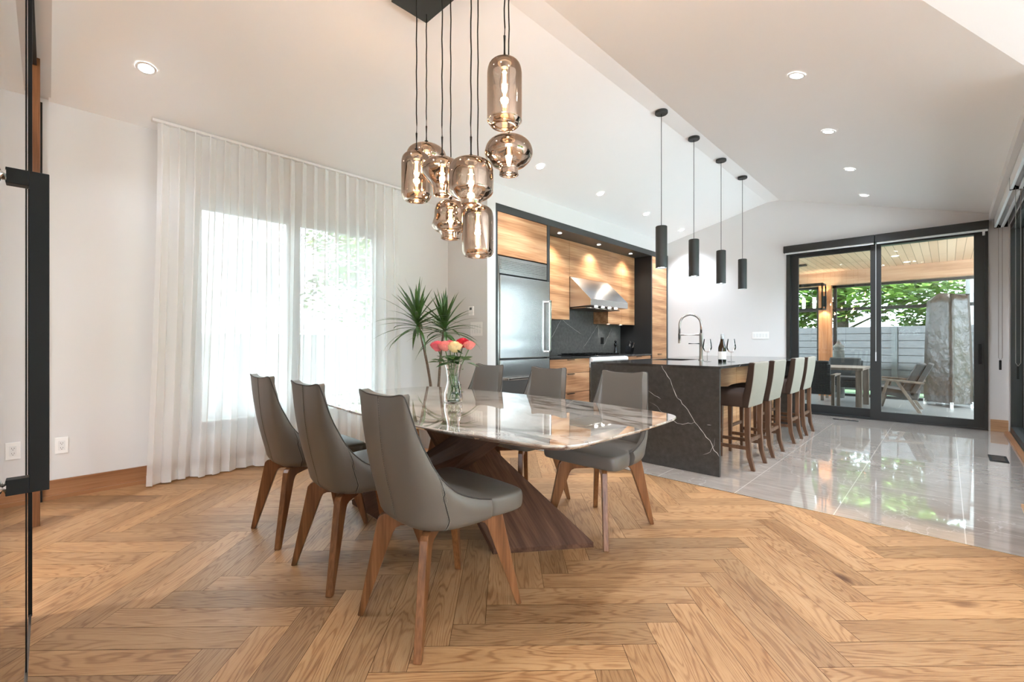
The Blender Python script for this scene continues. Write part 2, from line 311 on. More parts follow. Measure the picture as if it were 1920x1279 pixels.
def tube(bm, pts, r, n=8, cap=True):
    pts = [Vector(p) for p in pts]; rings = []
    for i, p in enumerate(pts):
        d = (pts[min(i+1, len(pts)-1)]-pts[max(i-1, 0)])
        if i == 0: a, b_ = frame_of(d)
        else:
            d2 = d.normalized(); a = (a-d2*a.dot(d2)).normalized(); b_ = d2.cross(a)
        rr = r[i] if isinstance(r, (list, tuple)) else r
        rings.append([bm.verts.new(p+(a*math.cos(2*PI*k/n)+b_*math.sin(2*PI*k/n))*rr) for k in range(n)])
    for i in range(len(rings)-1):
        for k in range(n): bm.faces.new((rings[i][k], rings[i][(k+1) % n], rings[i+1][(k+1) % n], rings[i+1][k]))
    if cap: bm.faces.new(rings[0][::-1]); bm.faces.new(rings[-1])
def lathe(bm, prof, c=(0, 0, 0), n=32, close=False):
    rings = []
    for r, z in prof:
        if r < 1e-5: rings.append([bm.verts.new((c[0], c[1], c[2]+z))])
        else: rings.append([bm.verts.new((c[0]+r*math.cos(2*PI*k/n), c[1]+r*math.sin(2*PI*k/n), c[2]+z)) for k in range(n)])
    for A, B in zip(rings, rings[1:]):
        for k in range(n):
            k2 = (k+1) % n
            if len(A) == 1 and len(B) == 1: continue
            if len(A) == 1: bm.faces.new((A[0], B[k2], B[k]))
            elif len(B) == 1: bm.faces.new((A[k], A[k2], B[0]))
            else: bm.faces.new((A[k], A[k2], B[k2], B[k]))
def smooth_prof(pts, k=6):
    out = []; P = [Vector((a, b_)) for a, b_ in pts]
    for i in range(len(P)-1):
        p0, p1, p2, p3 = P[max(i-1, 0)], P[i], P[i+1], P[min(i+2, len(P)-1)]
        for j in range(k):
            t = j/k; q = 0.5*((2*p1)+(p2-p0)*t+(2*p0-5*p1+4*p2-p3)*t*t+(3*p1-p0-3*p2+p3)*t**3); out.append((max(q.x, 0), q.y))
    out.append(tuple(P[-1])); return out
def spline(pts, t):
    """pts: list of (key, vec); Catmull-Rom at key t"""
    ks = [p[0] for p in pts]; V = [Vector(p[1]) for p in pts]
    i = 0
    while i < len(ks)-2 and t > ks[i+1]: i += 1
    u = max(0, min(1, (t-ks[i])/(ks[i+1]-ks[i])))
    p0, p1, p2, p3 = V[max(i-1, 0)], V[i], V[i+1], V[min(i+2, len(V)-1)]
    return 0.5*((2*p1)+(p2-p0)*u+(2*p0-5*p1+4*p2-p3)*u*u+(3*p1-p0-3*p2+p3)*u**3)
def obj(name, bm, mat, parent=None, smooth=False, bevel=0.0, seg=2, sub=0, solid=0.0, mats=None, normals=True, origin=None):
    if normals: bmesh.ops.recalc_face_normals(bm, faces=bm.faces[:])
    if origin is not None: bmesh.ops.translate(bm, verts=bm.verts[:], vec=-Vector(origin))
    me = bpy.data.meshes.new(name); bm.to_mesh(me); bm.free()
    o = bpy.data.objects.new(name, me); COL.objects.link(o)
    for x in (mats or [mat]): me.materials.append(MATS[x])
    if smooth:
        for p in me.polygons: p.use_smooth = True
    if solid: s = o.modifiers.new('s', 'SOLIDIFY'); s.thickness = solid; s.offset = 0
    if bevel: s = o.modifiers.new('b', 'BEVEL'); s.width = bevel; s.segments = seg; s.limit_method = 'ANGLE'
    if sub: s = o.modifiers.new('u', 'SUBSURF'); s.levels = sub; s.render_levels = sub
    if parent is not None: o.parent = parent
    if origin is not None: o.location = origin
    return o
def box(name, x0, x1, y0, y1, z0, z1, mat, parent=None, bevel=0.0, **kw):
    bm = bmesh.new(); bx(bm, min(x0,x1), max(x0,x1), min(y0,y1), max(y0,y1), min(z0,z1), max(z0,z1)); return obj(name, bm, mat, parent, bevel=bevel, **kw)
def thing(name, label, cat, loc=(0, 0, 0), rotz=0.0, group=None):
    o = bpy.data.objects.new(name, None); COL.objects.link(o); o.location = loc; o.rotation_euler = (0, 0, rotz); o.empty_display_size = 0.1
    return tag(o, label, cat, group)
def tag(o, label, cat, group=None):
    o['label'] = label; o['category'] = cat
    if group: o['group'] = group
    return o
def struct(o, label=None, cat=None):
    o['kind'] = 'structure'
    if label: o['label'] = label
    if cat: o['category'] = cat
    return o
def dup(root, loc, rotz=0.0, label=None):
    r = root.copy(); COL.objects.link(r); r.location = loc; r.rotation_euler = (0, 0, rotz)
    if label: r['label'] = label
    for ch in list(root.children):
        c = ch.copy(); COL.objects.link(c); c.parent = r
        for g in ch.children:
            d = g.copy(); COL.objects.link(d); d.parent = c
    return r
# ------------------------------------------------------------------ FLOOR (herringbone oak, mesh planks)
WP = 0.1283; NP_ = 6; TILE_Y = 3.535
bm = bmesh.new(); uvl = bm.loops.layers.uv.new('grain'); cl_ = bm.loops.layers.float_color.new('tone')
ang = math.radians(45); U = Vector((math.cos(ang), math.sin(ang), 0)); V = Vector((-math.sin(ang), math.cos(ang), 0))
def plank(u0, v0, lu, lv):
    g = 0.0010; pts = [(u0+g, v0+g), (u0+lu-g, v0+g), (u0+lu-g, v0+lv-g), (u0+g, v0+lv-g)]
    P = [U*a+V*b_ for a, b_ in pts]
    if all(p.y > TILE_Y+0.05 for p in P) or all(p.x < XL-0.2 for p in P) or all(p.y < -3.7 for p in P) or all(p.x > 4.3 for p in P): return
    f = bm.faces.new([bm.verts.new(p) for p in P])
    t = random.random(); k = 0.74+0.40*t; w = random.uniform(-0.05, 0.05)
    if random.random() < 0.12: k *= 0.82
    ou, ov = random.uniform(0, 40), random.uniform(0, 40)
    for lp, (a, b_) in zip(f.loops, pts):
        la, lb = (a-u0, b_-v0) if lu > lv else (b_-v0, a-u0)
        lp[uvl].uv = (la+ou, lb+ov); lp[cl_] = (k*(1+w*0.5), k, k*(1-w), 1)
U0, V0 = -0.335, 1.53
for k in range(-60, 70):
    for mI in range(-7, 8):
        plank(U0+(k+2*NP_*mI)*WP, V0+k*WP, NP_*WP, WP)
        c_ = k+2*NP_*mI
        plank(U0+c_*WP, V0+(k-2*NP_+1)*WP, WP, NP_*WP)
geo = bm.verts[:]+bm.edges[:]+bm.faces[:]
def cut(co, no):
    bmesh.ops.bisect_plane(bm, geom=bm.verts[:]+bm.edges[:]+bm.faces[:], plane_co=co, plane_no=no, clear_outer=True)
cut((0, TILE_Y, 0), (0, 1, 0)); cut((XL, 0, 0), (-1, 0, 0)); cut((0, -3.5, 0), (0, -1, 0)); cut((4.0, 0, 0), (1, 0, 0))
o = obj('floor', bm, 'oak_floor', normals=False); struct(o, 'oak herringbone plank floor', 'floor')
fl = box('floor_2', XL-0.1, 4.1, -3.6, TILE_Y, -0.12, -0.0015, 'floor_gap'); struct(fl, 'dark floor base under the oak planks', 'floor')
o = box('floor_3', -4.6, 0.60, TILE_Y, YB+0.12, -0.12, 0.0, 'marble_tile'); struct(o, 'polished grey marble tile floor of the kitchen', 'floor')
o = box('trim_1', -4.6, 0.6, TILE_Y-0.004, TILE_Y+0.004, -0.01, 0.0012, 'brass'); struct(o, 'thin metal strip between oak and tile', 'trim')
# ------------------------------------------------------------------ SHELL
T = 0.14
bm = bmesh.new()   # left wall with window opening y .84-2.63 z .32-2.39
WY0, WY1, WZ0, WZ1 = 0.84, 2.63, 0.32, 2.39
zt = 3.0
bx(bm, XL-T, XL, -3.5, WY0, -0.1, zt); bx(bm, XL-T, XL, WY1, 3.705, -0.1, zt); bx(bm, XL-T, XL, WY0, WY1, -0.1, WZ0); bx(bm, XL-T, XL, WY0, WY1, WZ1, zt)
bmesh.ops.remove_doubles(bm, verts=bm.verts[:], dist=1e-4)
struct(obj('wall_left', bm, 'wall_paint'), 'white left wall with the curtained window', 'wall')
# wall return beside the kitchen and the bulkhead over it
KX = -3.856
bm = bmesh.new(); bx(bm, XL-T, KX-0.0, 3.565, 3.70, 0, zleft(KX)+0.02); bx(bm, -4.62, KX, 3.70, YB, 2.785, zleft(KX)+0.02)
struct(obj('wall_kitchen', bm, 'wall_paint'), 'white wall return and bulkhead around the kitchen cabinets', 'wall')
struct(box('wall_niche', -4.62, -4.50, 3.70, YB, 0, 2.79, 'wall_paint'), 'wall behind the kitchen cabinets', 'wall')
# back wall with door opening and gable
DX0, DX1, DZ1 = -1.863, 0.372, 2.56
bm = bmesh.new(); yb0, yb1 = YB, YB+0.16
def slab_y(poly):
    prism(bm, [(p[0], p[1]) for p in poly], yb1-yb0, Matrix(((1,0,0,0),(0,0,1,yb0),(0,1,0,0),(0,0,0,1))))
slab_y([(KX-0.7, 0), (DX0, 0), (DX0, DZ1), (DX1, DZ1), (DX1, 0), (0.60, 0), (0.60, 2.9), (0.378, 2.80), (-1.964, 3.50), (-2.144, 3.50), (KX-0.7, zleft(KX)+0.1)])
struct(obj('wall_back', bm, 'wall_paint'), 'white gable wall with the patio door', 'wall')
# ceiling slopes
bm = bmesh.new()
LB = lambda Y: -0.07+0.47*(Y-3.2)
zc = lambda Y: 2.89-0.141*(Y-3.2)
ye = 8.45
quad(bm, [(XL-T, 0, zleft(XL-T)), (-2.144, 0, 3.44), (-2.144, ye, 3.44), (XL-T, ye, zleft(XL-T))])
quad(bm, [(-2.144, 0, 3.44), (-1.964, 0, 3.44), (-1.964, ye, 3.44), (-2.144, ye, 3.44)])
xk = LB(4.15)
pr = lambda x, y: (x, y, zright(x))
bm.faces.new([bm.verts.new(p) for p in (pr(-1.964, 0), pr(LB(0), 0), pr(xk, 4.15), pr(0.378, 4.15), pr(0.378, ye), pr(-1.964, ye))])
bm.faces.new([bm.verts.new(p) for p in (pr(LB(0), 0), (4.1, 0, zright(LB(0))), (4.1, 4.15, zright(xk)), pr(xk, 4.15))])
bmesh.ops.remove_doubles(bm, verts=bm.verts[:], dist=1e-3)
o = obj('ceiling', bm, 'ceiling_paint', normals=False); s = o.modifiers.new('s', 'SOLIDIFY'); s.thickness = 0.1; s.offset = 1.0
struct(o, 'white vaulted ceiling with a narrow flat ridge', 'ceiling')
struct(box('ceiling_2', XL-T, 4.1, -3.6, -0.05, 2.85, 2.95, 'ceiling_paint'), 'flat hallway ceiling', 'ceiling')
struct(box('wall_front', XL-T, 4.1, -0.05, 0.012, 2.85, 3.6, 'wall_paint'), 'white header wall above the hallway opening', 'wall')
struct(box('trim_2', XL+0.002, -2.0, -0.075, -0.05, 2.80, 2.85, 'black_metal'), 'black track under the header', 'trim')
# right side: soffit, wall over the windows, return wall and living-room side
bm = bmesh.new(); bx(bm, 0.378, 0.70, 4.15, YB+0.1, 2.66, 2.90); struct(obj('trim_3', bm, 'wall_paint'), 'white soffit above the right windows', 'trim')
bm = bmesh.new(); bx(bm, XR, 0.70, 4.15, YB+0.1, 2.56, 2.66); bx(bm, XR, 0.70, 4.15, 4.30, 0, 2.56); bx(bm, XR, 0.70, 8.20, YB+0.1, 0, 2.56)
bmesh.ops.remove_doubles(bm, verts=bm.verts[:], dist=1e-4); struct(obj('wall_right', bm, 'wall_paint'), 'white wall around the right windows', 'wall')
bm = bmesh.new(); bx(bm, XL-T, 1.1, -3.64, -3.5, -0.1, 2.9); bx(bm, 3.8, 4.1, -3.64, -3.5, -0.1, 2.9); bx(bm, 1.1, 3.8, -3.64, -3.5, -0.1, 0.3); bx(bm, 1.1, 3.8, -3.64, -3.5, 2.5, 2.9); struct(obj('wall_rear', bm, 'wall_paint'), 'wall with an added daylight opening at the far end of the hallway', 'wall')  # opening added in this unseen wall to light the chair backs
bm = bmesh.new(); bx(bm, 4.0, 4.14, -3.6, 1.2, -0.1, 3.5); bx(bm, 4.0, 4.14, 1.2, 4.15, 2.4, 3.5)  # opening added, sized to balance daylight on left wall and ceiling
struct(obj('wall_side', bm, 'wall_paint'), 'living area wall with an opening added for light on the terrace doors', 'wall')
struct(box('wall_return', 0.70, 4.1, 4.15, 4.29, 0, 3.3, 'wall_paint'), 'white wall of the living area', 'wall')
def window(name, axis, p, a0, a1, z0, z1, panes, fw=0.06, fd=0.08, label='window', mat='dark_frame'):
    """axis x: frame in plane X=p spanning Y a0..a1"""
    e = thing(name, label, 'window'); e['kind'] = 'structure'
    bm = bmesh.new()
    def B(u0, u1, w0, w1):
        if axis == 'x': bx(bm, p-fd/2, p+fd/2, u0, u1, w0, w1)
        else: bx(bm, u0, u1, p-fd/2, p+fd/2, w0, w1)
    B(a0, a1, z0, z0+fw); B(a0, a1, z1-fw, z1)
    for i, (m0, m1) in enumerate(panes):
        pass
    edges = [a0]+[x for pr_ in panes for x in pr_]+[a1]
    for i in range(0, len(edges), 2): B(edges[i], edges[i+1], z0+fw, z1-fw)
    obj('window_frame', bm, mat, e)
    for m0, m1 in panes:
        if axis == 'x': box('window_pane', p-0.004, p+0.004, m0, m1, z0+fw, z1-fw, 'window_glass', e)
        else: box('window_pane', m0, m1, p-0.004, p+0.004, z0+fw, z1-fw, 'window_glass', e)
    return e
plain('grey_frame', (0.16, 0.155, 0.15), 0.5)
window('window_1', 'x', XL-0.10, WY0, WY1, WZ0, WZ1, [(0.93, 1.645), (1.76, 2.56)], 0.10, 0.07, 'wide two-pane window behind the sheer curtain', 'grey_frame')
window('window_2', 'x', XR+0.065, 4.30, 8.20, 0.03, 2.56, [(4.38, 6.22), (6.30, 8.10)], 0.07, 0.11, 'tall black framed sliding window wall on the right')
struct(box('trim_4', 0.505, XR, 4.3, 8.2, 0.0, 0.022, 'oak_trim'), 'oak strip along the window track', 'trim')
struct(box('trim_5', XR, XR+0.035, 4.3, 8.2, 0.0, 0.035, 'chrome'), 'metal window track on the floor', 'trim')
o = box('baseboard_left', XL, XL+0.018, -3.5, 3.565, 0, 0.135, 'oak_trim', bevel=0.003); struct(o, 'oak baseboard on the left wall', 'baseboard')
o = box('baseboard_left_shoe', XL+0.018, XL+0.032, -3.5, 3.565, 0, 0.028, 'oak_trim', o)
struct(box('baseboard_back', DX1+0.02, XR, YB-0.018, YB, 0, 0.15, 'oak_trim_x', bevel=0.003), 'light oak baseboard right of the patio door', 'baseboard')
struct(box('baseboard_kitchen', KX-0.7, KX-0.012, 3.547, 3.565, 0, 0.135, 'oak_trim_x'), 'oak baseboard beside the refrigerator', 'baseboard')
# ------------------------------------------------------------------ PATIO DOOR
d = thing('door_1', 'black framed sliding glass door to the patio', 'door'); d['kind'] = 'structure'
bm = bmesh.new(); y0, y1 = YB-0.015, YB+0.15
bx(bm, DX0, DX0+0.05, y0, y1, 0, DZ1-0.02); bx(bm, DX1-0.03, DX1, y0, y1, 0, DZ1-0.02); bx(bm, DX0+0.05, DX1-0.03, y0, y1, DZ1-0.05, DZ1-0.02); bx(bm, DX0+0.05, DX1-0.03, y0, y1, 0, 0.025)
obj('door_frame', bm, 'dark_frame', d)
def leaf(nm, x0, x1, gx0, gx1, yc, z0, gz0, gz1, z1):
    bm = bmesh.new(); h_ = 0.025
    bx(bm, x0, gx0, yc-h_, yc+h_, z0, z1); bx(bm, gx1, x1, yc-h_, yc+h_, z0, z1); bx(bm, gx0, gx1, yc-h_, yc+h_, z0, gz0); bx(bm, gx0, gx1, yc-h_, yc+h_, gz1, z1)
    f = obj(nm, bm, 'dark_frame', d); box('door_pane', gx0, gx1, yc-0.005, yc+0.005, gz0, gz1, 'window_glass', f); return f
leaf('sliding_panel', DX0+0.05, -0.70, -1.714, -0.79, YB+0.10, 0.025, 0.145, 2.47, 2.51)
f2 = leaf('sliding_panel', -0.80, DX1-0.03, -0.68, 0.247, YB+0.02, 0.025, 0.125, 2.505, 2.51)
bm = bmesh.new(); bx(bm, 0.285, 0.315, YB-0.035, YB-0.005, 0.84, 1.10); obj('door_handle', bm, 'black_metal', f2, bevel=0.004)
for i, (xa, xb) in enumerate(((-1.885, -0.745), (-0.740, 0.376))):
    e = thing('blind_cassette', 'black roller blind cassette above the %s door panel' % ('left' if i == 0 else 'right'), 'blind', group='blind cassettes over the patio door')
    box('cassette', xa, xb, YB-0.105, YB-0.017, 2.545, 2.655, 'dark_frame', e, bevel=0.006)
    box('hem_bar', xa+0.02, xb-0.01, YB-0.085, YB-0.06, 2.522, 2.545, 'white_metal', e)
    xc = xb-0.045 if i else xb+0.01
    bm = bmesh.new()
    if i == 0: tube(bm, [(xc, YB-0.03, 2.545), (xc, YB-0.03, 0.98)], 0.0025, 6); bx(bm, xc-0.006, xc+0.006, YB-0.034, YB-0.022, 0.85, 0.98)
    else: tube(bm, [(xc, YB-0.07, 2.522), (xc, YB-0.07, 2.47)], 0.012, 8)
    obj('pull_chain' if i == 0 else 'bracket', bm, 'white_metal', e)
# right window roller blinds
for i, (ya, yc2) in enumerate(((8.19, 6.27), (6.25, 4.33))):
    e = thing('roller_blind', 'rolled up blind over the right windows, %s the patio wall' % ('next to' if i == 0 else 'second from'), 'blind', group='roller blinds over the right windows')
    box('cassette', 0.42, 0.44, yc2, ya, 2.545, 2.655, 'white_metal', e); box('cassette_end', 0.418, 0.535, ya-0.004, ya+0.002, 2.54, 2.658, 'black_metal', e)
    bm = bmesh.new(); tube(bm, [(0.487, yc2, 2.602), (0.487, ya-0.006, 2.602)], 0.040, 16); obj('fabric_roll', bm, 'linen_white', e, smooth=True)
    box('hem_bar', 0.475, 0.50, yc2+0.02, ya-0.02, 2.535, 2.555, 'white_metal', e)
    cyy = ya-0.03 if i == 0 else ya-0.02
    bm = bmesh.new(); zb = 0.93 if i == 0 else 0.93
    tube(bm, [(0.455, cyy, 2.56), (0.455, cyy, zb), (0.47, cyy, zb-0.03), (0.487, cyy, zb), (0.487, cyy, 2.56)], 0.0022, 6); obj('pull_chain', bm, 'gun_metal', e)
    box('chain_weight', 0.459, 0.481, cyy-0.008, cyy+0.008, zb-0.15, zb-0.03, 'black_metal', e, bevel=0.003)
# ------------------------------------------------------------------ CURTAIN
e = thing('curtain', 'floor length white sheer curtain over the left window', 'curtain', (-4.45, 1.65, 0))
bm = bmesh.new(); nu, nv = 420, 26; grid = []
for j in range(nv+1):
    t = j/nv; z = 2.84-(2.84-0.012)*t; row = []
    y0 = -1.055-0.09*t**1.5; y1 = 1.085+0.02*t
    amp = 0.036*(1-0.25*t)
    for i in range(nu+1):
        s = i/nu; ph = 2*PI*20*s
        x = amp*math.sin(ph+0.9*t*math.sin(7*s*PI))+0.028*t*math.sin(2*PI*5.3*s+1.0)+0.012*t*math.sin(2*PI*11*s+2.0)
        yy = y0+(y1-y0)*s+0.018*math.sin(2*ph)*(1-0.4*t)+0.03*t*math.sin(2*PI*3.1*s+0.5)
        row.append(bm.verts.new((x, yy, z)))
    grid.append(row)
for j in range(nv):
    for i in range(nu): bm.faces.new((grid[j][i], grid[j][i+1], grid[j+1][i+1], grid[j+1][i]))
obj('fabric_panel', bm, 'sheer', e, smooth=True)
bm = bmesh.new(); nv2 = [r_ for r_ in range(2)]
def strip(z0, z1, t):
    rows = []
    for z in (z0, z1):
        row = []; y0 = -1.055-0.09*t**1.5; y1 = 1.085+0.02*t; amp = 0.036*(1-0.25*t)
        for i in range(nu+1):
            s = i/nu; ph = 2*PI*20*s
            x = amp*math.sin(ph+0.9*t*math.sin(7*s*PI))+0.028*t*math.sin(2*PI*5.3*s+1.0)+0.012*t*math.sin(2*PI*11*s+2.0)+0.002
            yy = y0+(y1-y0)*s+0.018*math.sin(2*ph)*(1-0.4*t)+0.03*t*math.sin(2*PI*3.1*s+0.5)
            row.append(bm.verts.new((x, yy, z)))
        rows.append(row)
    for i in range(nu): bm.faces.new((rows[0][i], rows[0][i+1], rows[1][i+1], rows[1][i]))
strip(0.012, 0.095, 0.985); obj('hem', bm, 'sheer', e, smooth=True)
bm = bmesh.new(); strip(2.74, 2.84, 0.02); obj('header_tape', bm, 'sheer', e, smooth=True)
tag(box('curtain_track', -4.475, -4.425, 0.56, 2.80, 2.843, 2.864, 'white_metal'), 'white ceiling track holding the sheer curtain', 'curtain track')
# ------------------------------------------------------------------ wall plates
def outlet(loc, rot, label):
    e = thing('wall_outlet', label, 'outlet', loc, rot)
    box('cover_plate', -0.035, 0.035, -0.006, 0, -0.058, 0.058, 'white_plastic', e, bevel=0.002)
    box('socket_insert', -0.017, 0.017, -0.008, -0.006, -0.034, 0.034, 'white_metal', e, bevel=0.001)
    bm = bmesh.new()
    for z in (0.018, -0.016):
        for x in (-0.006, 0.006): bx(bm, x-0.001, x+0.001, -0.0086, -0.008, z-0.004, z+0.004)
        bx(bm, -0.002, 0.002, -0.0086, -0.008, z-0.012, z-0.008)
    obj('socket_slots', bm, 'black_metal', e); return e
outlet((XL, 0.066, 0.375), PI/2, 'white double outlet low on the left wall')
def switches(loc, rot, n, label, w=0.046, rows=1):
    e = thing('switch_plate', label, 'light switch', loc, rot); W2 = n*w/2+0.012
    box('cover_plate', -W2, W2, -0.006, 0, -0.058*rows**0.5, 0.058*rows**0.5, 'white_plastic', e, bevel=0.002)
    for i in range(n):
        x = (i-(n-1)/2)*w
        for j in range(rows):
            z = 0 if rows == 1 else (0.03 if j else -0.03)
            box('rocker_switch', x-0.015, x+0.015, -0.009, -0.006, z-(0.032 if rows == 1 else 0.022), z+(0.032 if rows == 1 else 0.022), 'white_metal', e, bevel=0.002)
    return e
switches((-2.245, YB, 1.237), 0, 5, 'white five switch plate on the gable wall behind the island')
switches((-4.045, 3.565, 1.28), 0, 4, 'white switch plate beside the refrigerator', rows=2)
e = thing('thermostat', 'small wall thermostat above the switch plate', 'thermostat', (-4.13, 3.565, 1.50))
box('case', -0.04, 0.04, -0.02, 0, -0.055, 0.055, 'white_plastic', e, bevel=0.003); box('display', -0.02, 0.02, -0.0212, -0.02, 0.01, 0.04, 'charcoal', e)
def vent(loc, rot, L, Wd, label, full=True):
    e = thing('floor_vent', label, 'vent', loc, rot)
    box('vent_frame', -L/2, L/2, -Wd/2, Wd/2, 0, 0.004, 'black_metal', e, bevel=0.001)
    bm = bmesh.new(); k = 14
    for i in range(k):
        x = -L*0.36+i*L*0.72/(k-1); bx(bm, x-0.003, x+0.003, -Wd*0.34, Wd*0.34, 0.004, 0.007)
    obj('vent_louvers', bm, 'gun_metal', e)
vent((0.352, 6.35, 0.0005), PI/2, 0.33, 0.125, 'black floor vent in the tile beside the right window')
vent((-1.05, 7.985, 0.0005), 0, 0.30, 0.07, 'narrow black floor vent in front of the patio door')
# ------------------------------------------------------------------ DOWNLIGHTS
def tilt(side): return math.atan(0.245) if side == 'L' else -math.atan(SR)
def ceil_pt(px, py, side):
    r = ray(px, py)
    if side == 'L': m_, c_ = 0.245, 3.44+0.245*2.144
    else: m_, c_ = -SR, 3.44-SR*1.964
    t = (c_-CAM_H)/(r.z-m_*r.x); return Vector((0, 0, CAM_H))+r*t
dl = None
DL = [(274,127,'L','near the curtain track end, nearest the hallway'), (1013,312,'L','on the kitchen side slope, beside the low chandelier shades'), (1126,363,'L','on the kitchen side slope above the range'), (1212,401,'L','on the kitchen side slope left of the first black pendant'), (1278,431,'L','on the kitchen side slope nearest the gable wall'),
      (1494,141,'R','on the window side slope, nearest and largest'), (1553,246,'R','on the window side slope, second from the camera'), (1593,317,'R','on the window side slope, third from the camera'), (1620,366,'R','on the window side slope nearest the gable wall')]
def make_dl(name, label, group, r=0.048, glow='lamp_white'):
    e = thing(name, label, 'recessed light', group=group)
    bm = bmesh.new(); lathe(bm, [(r*0.86, 0.0), (r*0.90, -0.005), (r*1.14, -0.006), (r*1.22, 0.0)], n=28); obj('trim_ring', bm, 'white_metal', e, smooth=True)
    bm = bmesh.new(); lathe(bm, [(0, -0.004), (r*0.6, -0.004), (r*0.88, -0.0025)], n=24); obj('lens', bm, glow, e, smooth=True)
    return e
for px_, py_, sd, lb in DL:
    p = ceil_pt(px_, py_, sd)
    if dl is None: dl = make_dl('recessed_downlight', '', 'recessed downlights in the vaulted ceiling'); q = dl
    else: q = dup(dl, p)
    q.location = p+Vector((0, 0, -0.003)); q.rotation_euler = (0, -tilt(sd), 0); q['label'] = 'round white recessed downlight '+lb
    light('downlight_lamp', 'SPOT', p+Vector((0, 0, -0.03)), 10 if p.x < -3.8 else 65, (1.0, 0.95, 0.9), (0, 0, 0), spot_size=math.radians(110), spot_blend=0.8, shadow_soft_size=0.04)
# ------------------------------------------------------------------ CHANDELIER
ch = thing('chandelier', 'cluster chandelier of eight smoked glass shades over the dining table', 'chandelier', (-2.02, 1.655, 3.29))
O = Vector((-2.02, 1.655, 3.29))
box('canopy', -0.525, 0.52, -0.135, 0.135, 0.0, 0.035, 'charcoal', ch, bevel=0.002)
bm = bmesh.new(); bx(bm, -0.30, 0.10, -0.05, 0.05, 0.035, 0.10); obj('mounting_box', bm, 'charcoal', ch)
R1, R2 = 1.573, 1.74
def P(profile): return smooth_prof(profile, 5)
shades = [  # x, y, ztop, profile (r, dz), bulb
 (-2.341, R1, 2.285, [(0.012,0),(0.05,-0.004),(0.078,-0.022),(0.090,-0.055),(0.091,-0.12),(0.091,-0.24),(0.088,-0.268),(0.074,-0.292),(0.060,-0.297)]),
 (-2.475, R2, 2.43-0.0, [(0.012,0),(0.07,-0.012),(0.115,-0.04),(0.132,-0.085),(0.122,-0.125),(0.09,-0.155),(0.062,-0.18),(0.055,-0.21),(0.055,-0.235)]),
 (-2.083, R1, 2.18, [(0.012,0),(0.06,-0.010),(0.10,-0.035),(0.115,-0.07),(0.108,-0.10),(0.085,-0.130),(0.062,-0.155),(0.052,-0.18),(0.050,-0.215)]),
 (-1.830, R1, 2.10, [(0.012,0),(0.07,-0.006),(0.108,-0.03),(0.120,-0.07),(0.120,-0.15),(0.116,-0.18),(0.09,-0.205),(0.062,-0.222),(0.056,-0.245)]),
 (-2.217, R2, 2.00, [(0.012,0),(0.05,-0.006),(0.085,-0.025),(0.098,-0.06),(0.100,-0.10),(0.110,-0.135),(0.114,-0.16),(0.095,-0.185),(0.064,-0.20),(0.060,-0.235)]),
 (-1.963, R2, 1.915, [(0.012,0),(0.05,-0.004),(0.078,-0.022),(0.090,-0.055),(0.092,-0.12),(0.092,-0.25),(0.090,-0.272),(0.080,-0.29),(0.066,-0.296)]),
 (-1.576, R1, 2.52, [(0.012,0),(0.045,-0.004),(0.073,-0.022),(0.085,-0.058),(0.086,-0.12),(0.086,-0.285),(0.083,-0.305),(0.070,-0.325),(0.058,-0.33)]),
 (-1.71, R2, 2.235, [(0.012,0),(0.07,-0.008),(0.112,-0.035),(0.130,-0.078),(0.122,-0.115),(0.09,-0.15),(0.055,-0.165),(0.050,-0.18),(0.052,-0.205)])]
for k_, (x, y, zt_, prof) in enumerate(shades):
    L = Vector((x, y, zt_))-O
    bm = bmesh.new(); n_ = 14; top = -L.z
    pts = [(L.x+0.0025*math.sin(i*1.9+k_)*(0 < i < n_), L.y, L.z+0.115+(top-0.115)*i/n_) for i in range(n_+1)]
    tube(bm, pts, 0.0036, 6); obj('cord', bm, 'black_metal', ch, smooth=True)
    pr_ = P(prof); H = -prof[-1][1]
    bm = bmesh.new(); lathe(bm, pr_, n=48); rb, zb = pr_[-1]
    lathe(bm, [(rb, zb), (rb-0.006, zb-0.002), (rb-0.009, zb+0.006), (rb*0.93, zb+0.02)], n=48)
    s_ = obj('glass_shade', bm, 'smoked_glass', ch, smooth=True); s_.location = L
    bm = bmesh.new(); tube(bm, [(0, 0, 0.004), (0, 0, 0.12)], 0.006, 10); tube(bm, [(0, 0, 0.0), (0, 0, 0.022)], 0.0125, 12); obj('stem', bm, 'black_metal', s_)
    bm = bmesh.new(); tube(bm, [(0, 0, -0.002), (0, 0, -0.04)], 0.019, 14); lathe(bm, [(0, -0.003), (0.034, -0.004), (0.034, -0.018), (0, -0.02)], n=20); obj('socket', bm, 'charcoal', s_, smooth=False)
    bl_ = min(0.13, H-0.085)
    bm = bmesh.new(); lathe(bm, P([(0.010, -0.04), (0.014, -0.05), (0.024, -0.04-bl_*0.45), (0.026, -0.04-bl_*0.65), (0.017, -0.04-bl_*0.92), (0, -0.04-bl_)]), n=20); obj('bulb', bm, 'bulb_glass', s_, smooth=True)
    bm = bmesh.new()
    for q_ in range(6):
        a0 = q_*PI/3; tube(bm, [(0.006*math.cos(a0), 0.006*math.sin(a0), -0.055), (0.009*math.cos(a0+0.6), 0.009*math.sin(a0+0.6), -0.05-bl_*0.72)], 0.0012, 5)
    obj('filament', bm, 'filament', s_)
    light('chandelier_bulb', 'POINT', O+L+Vector((0, 0, -0.045-bl_*0.5)), 5.0, (1.0, 0.60, 0.32), shadow_soft_size=0.02)
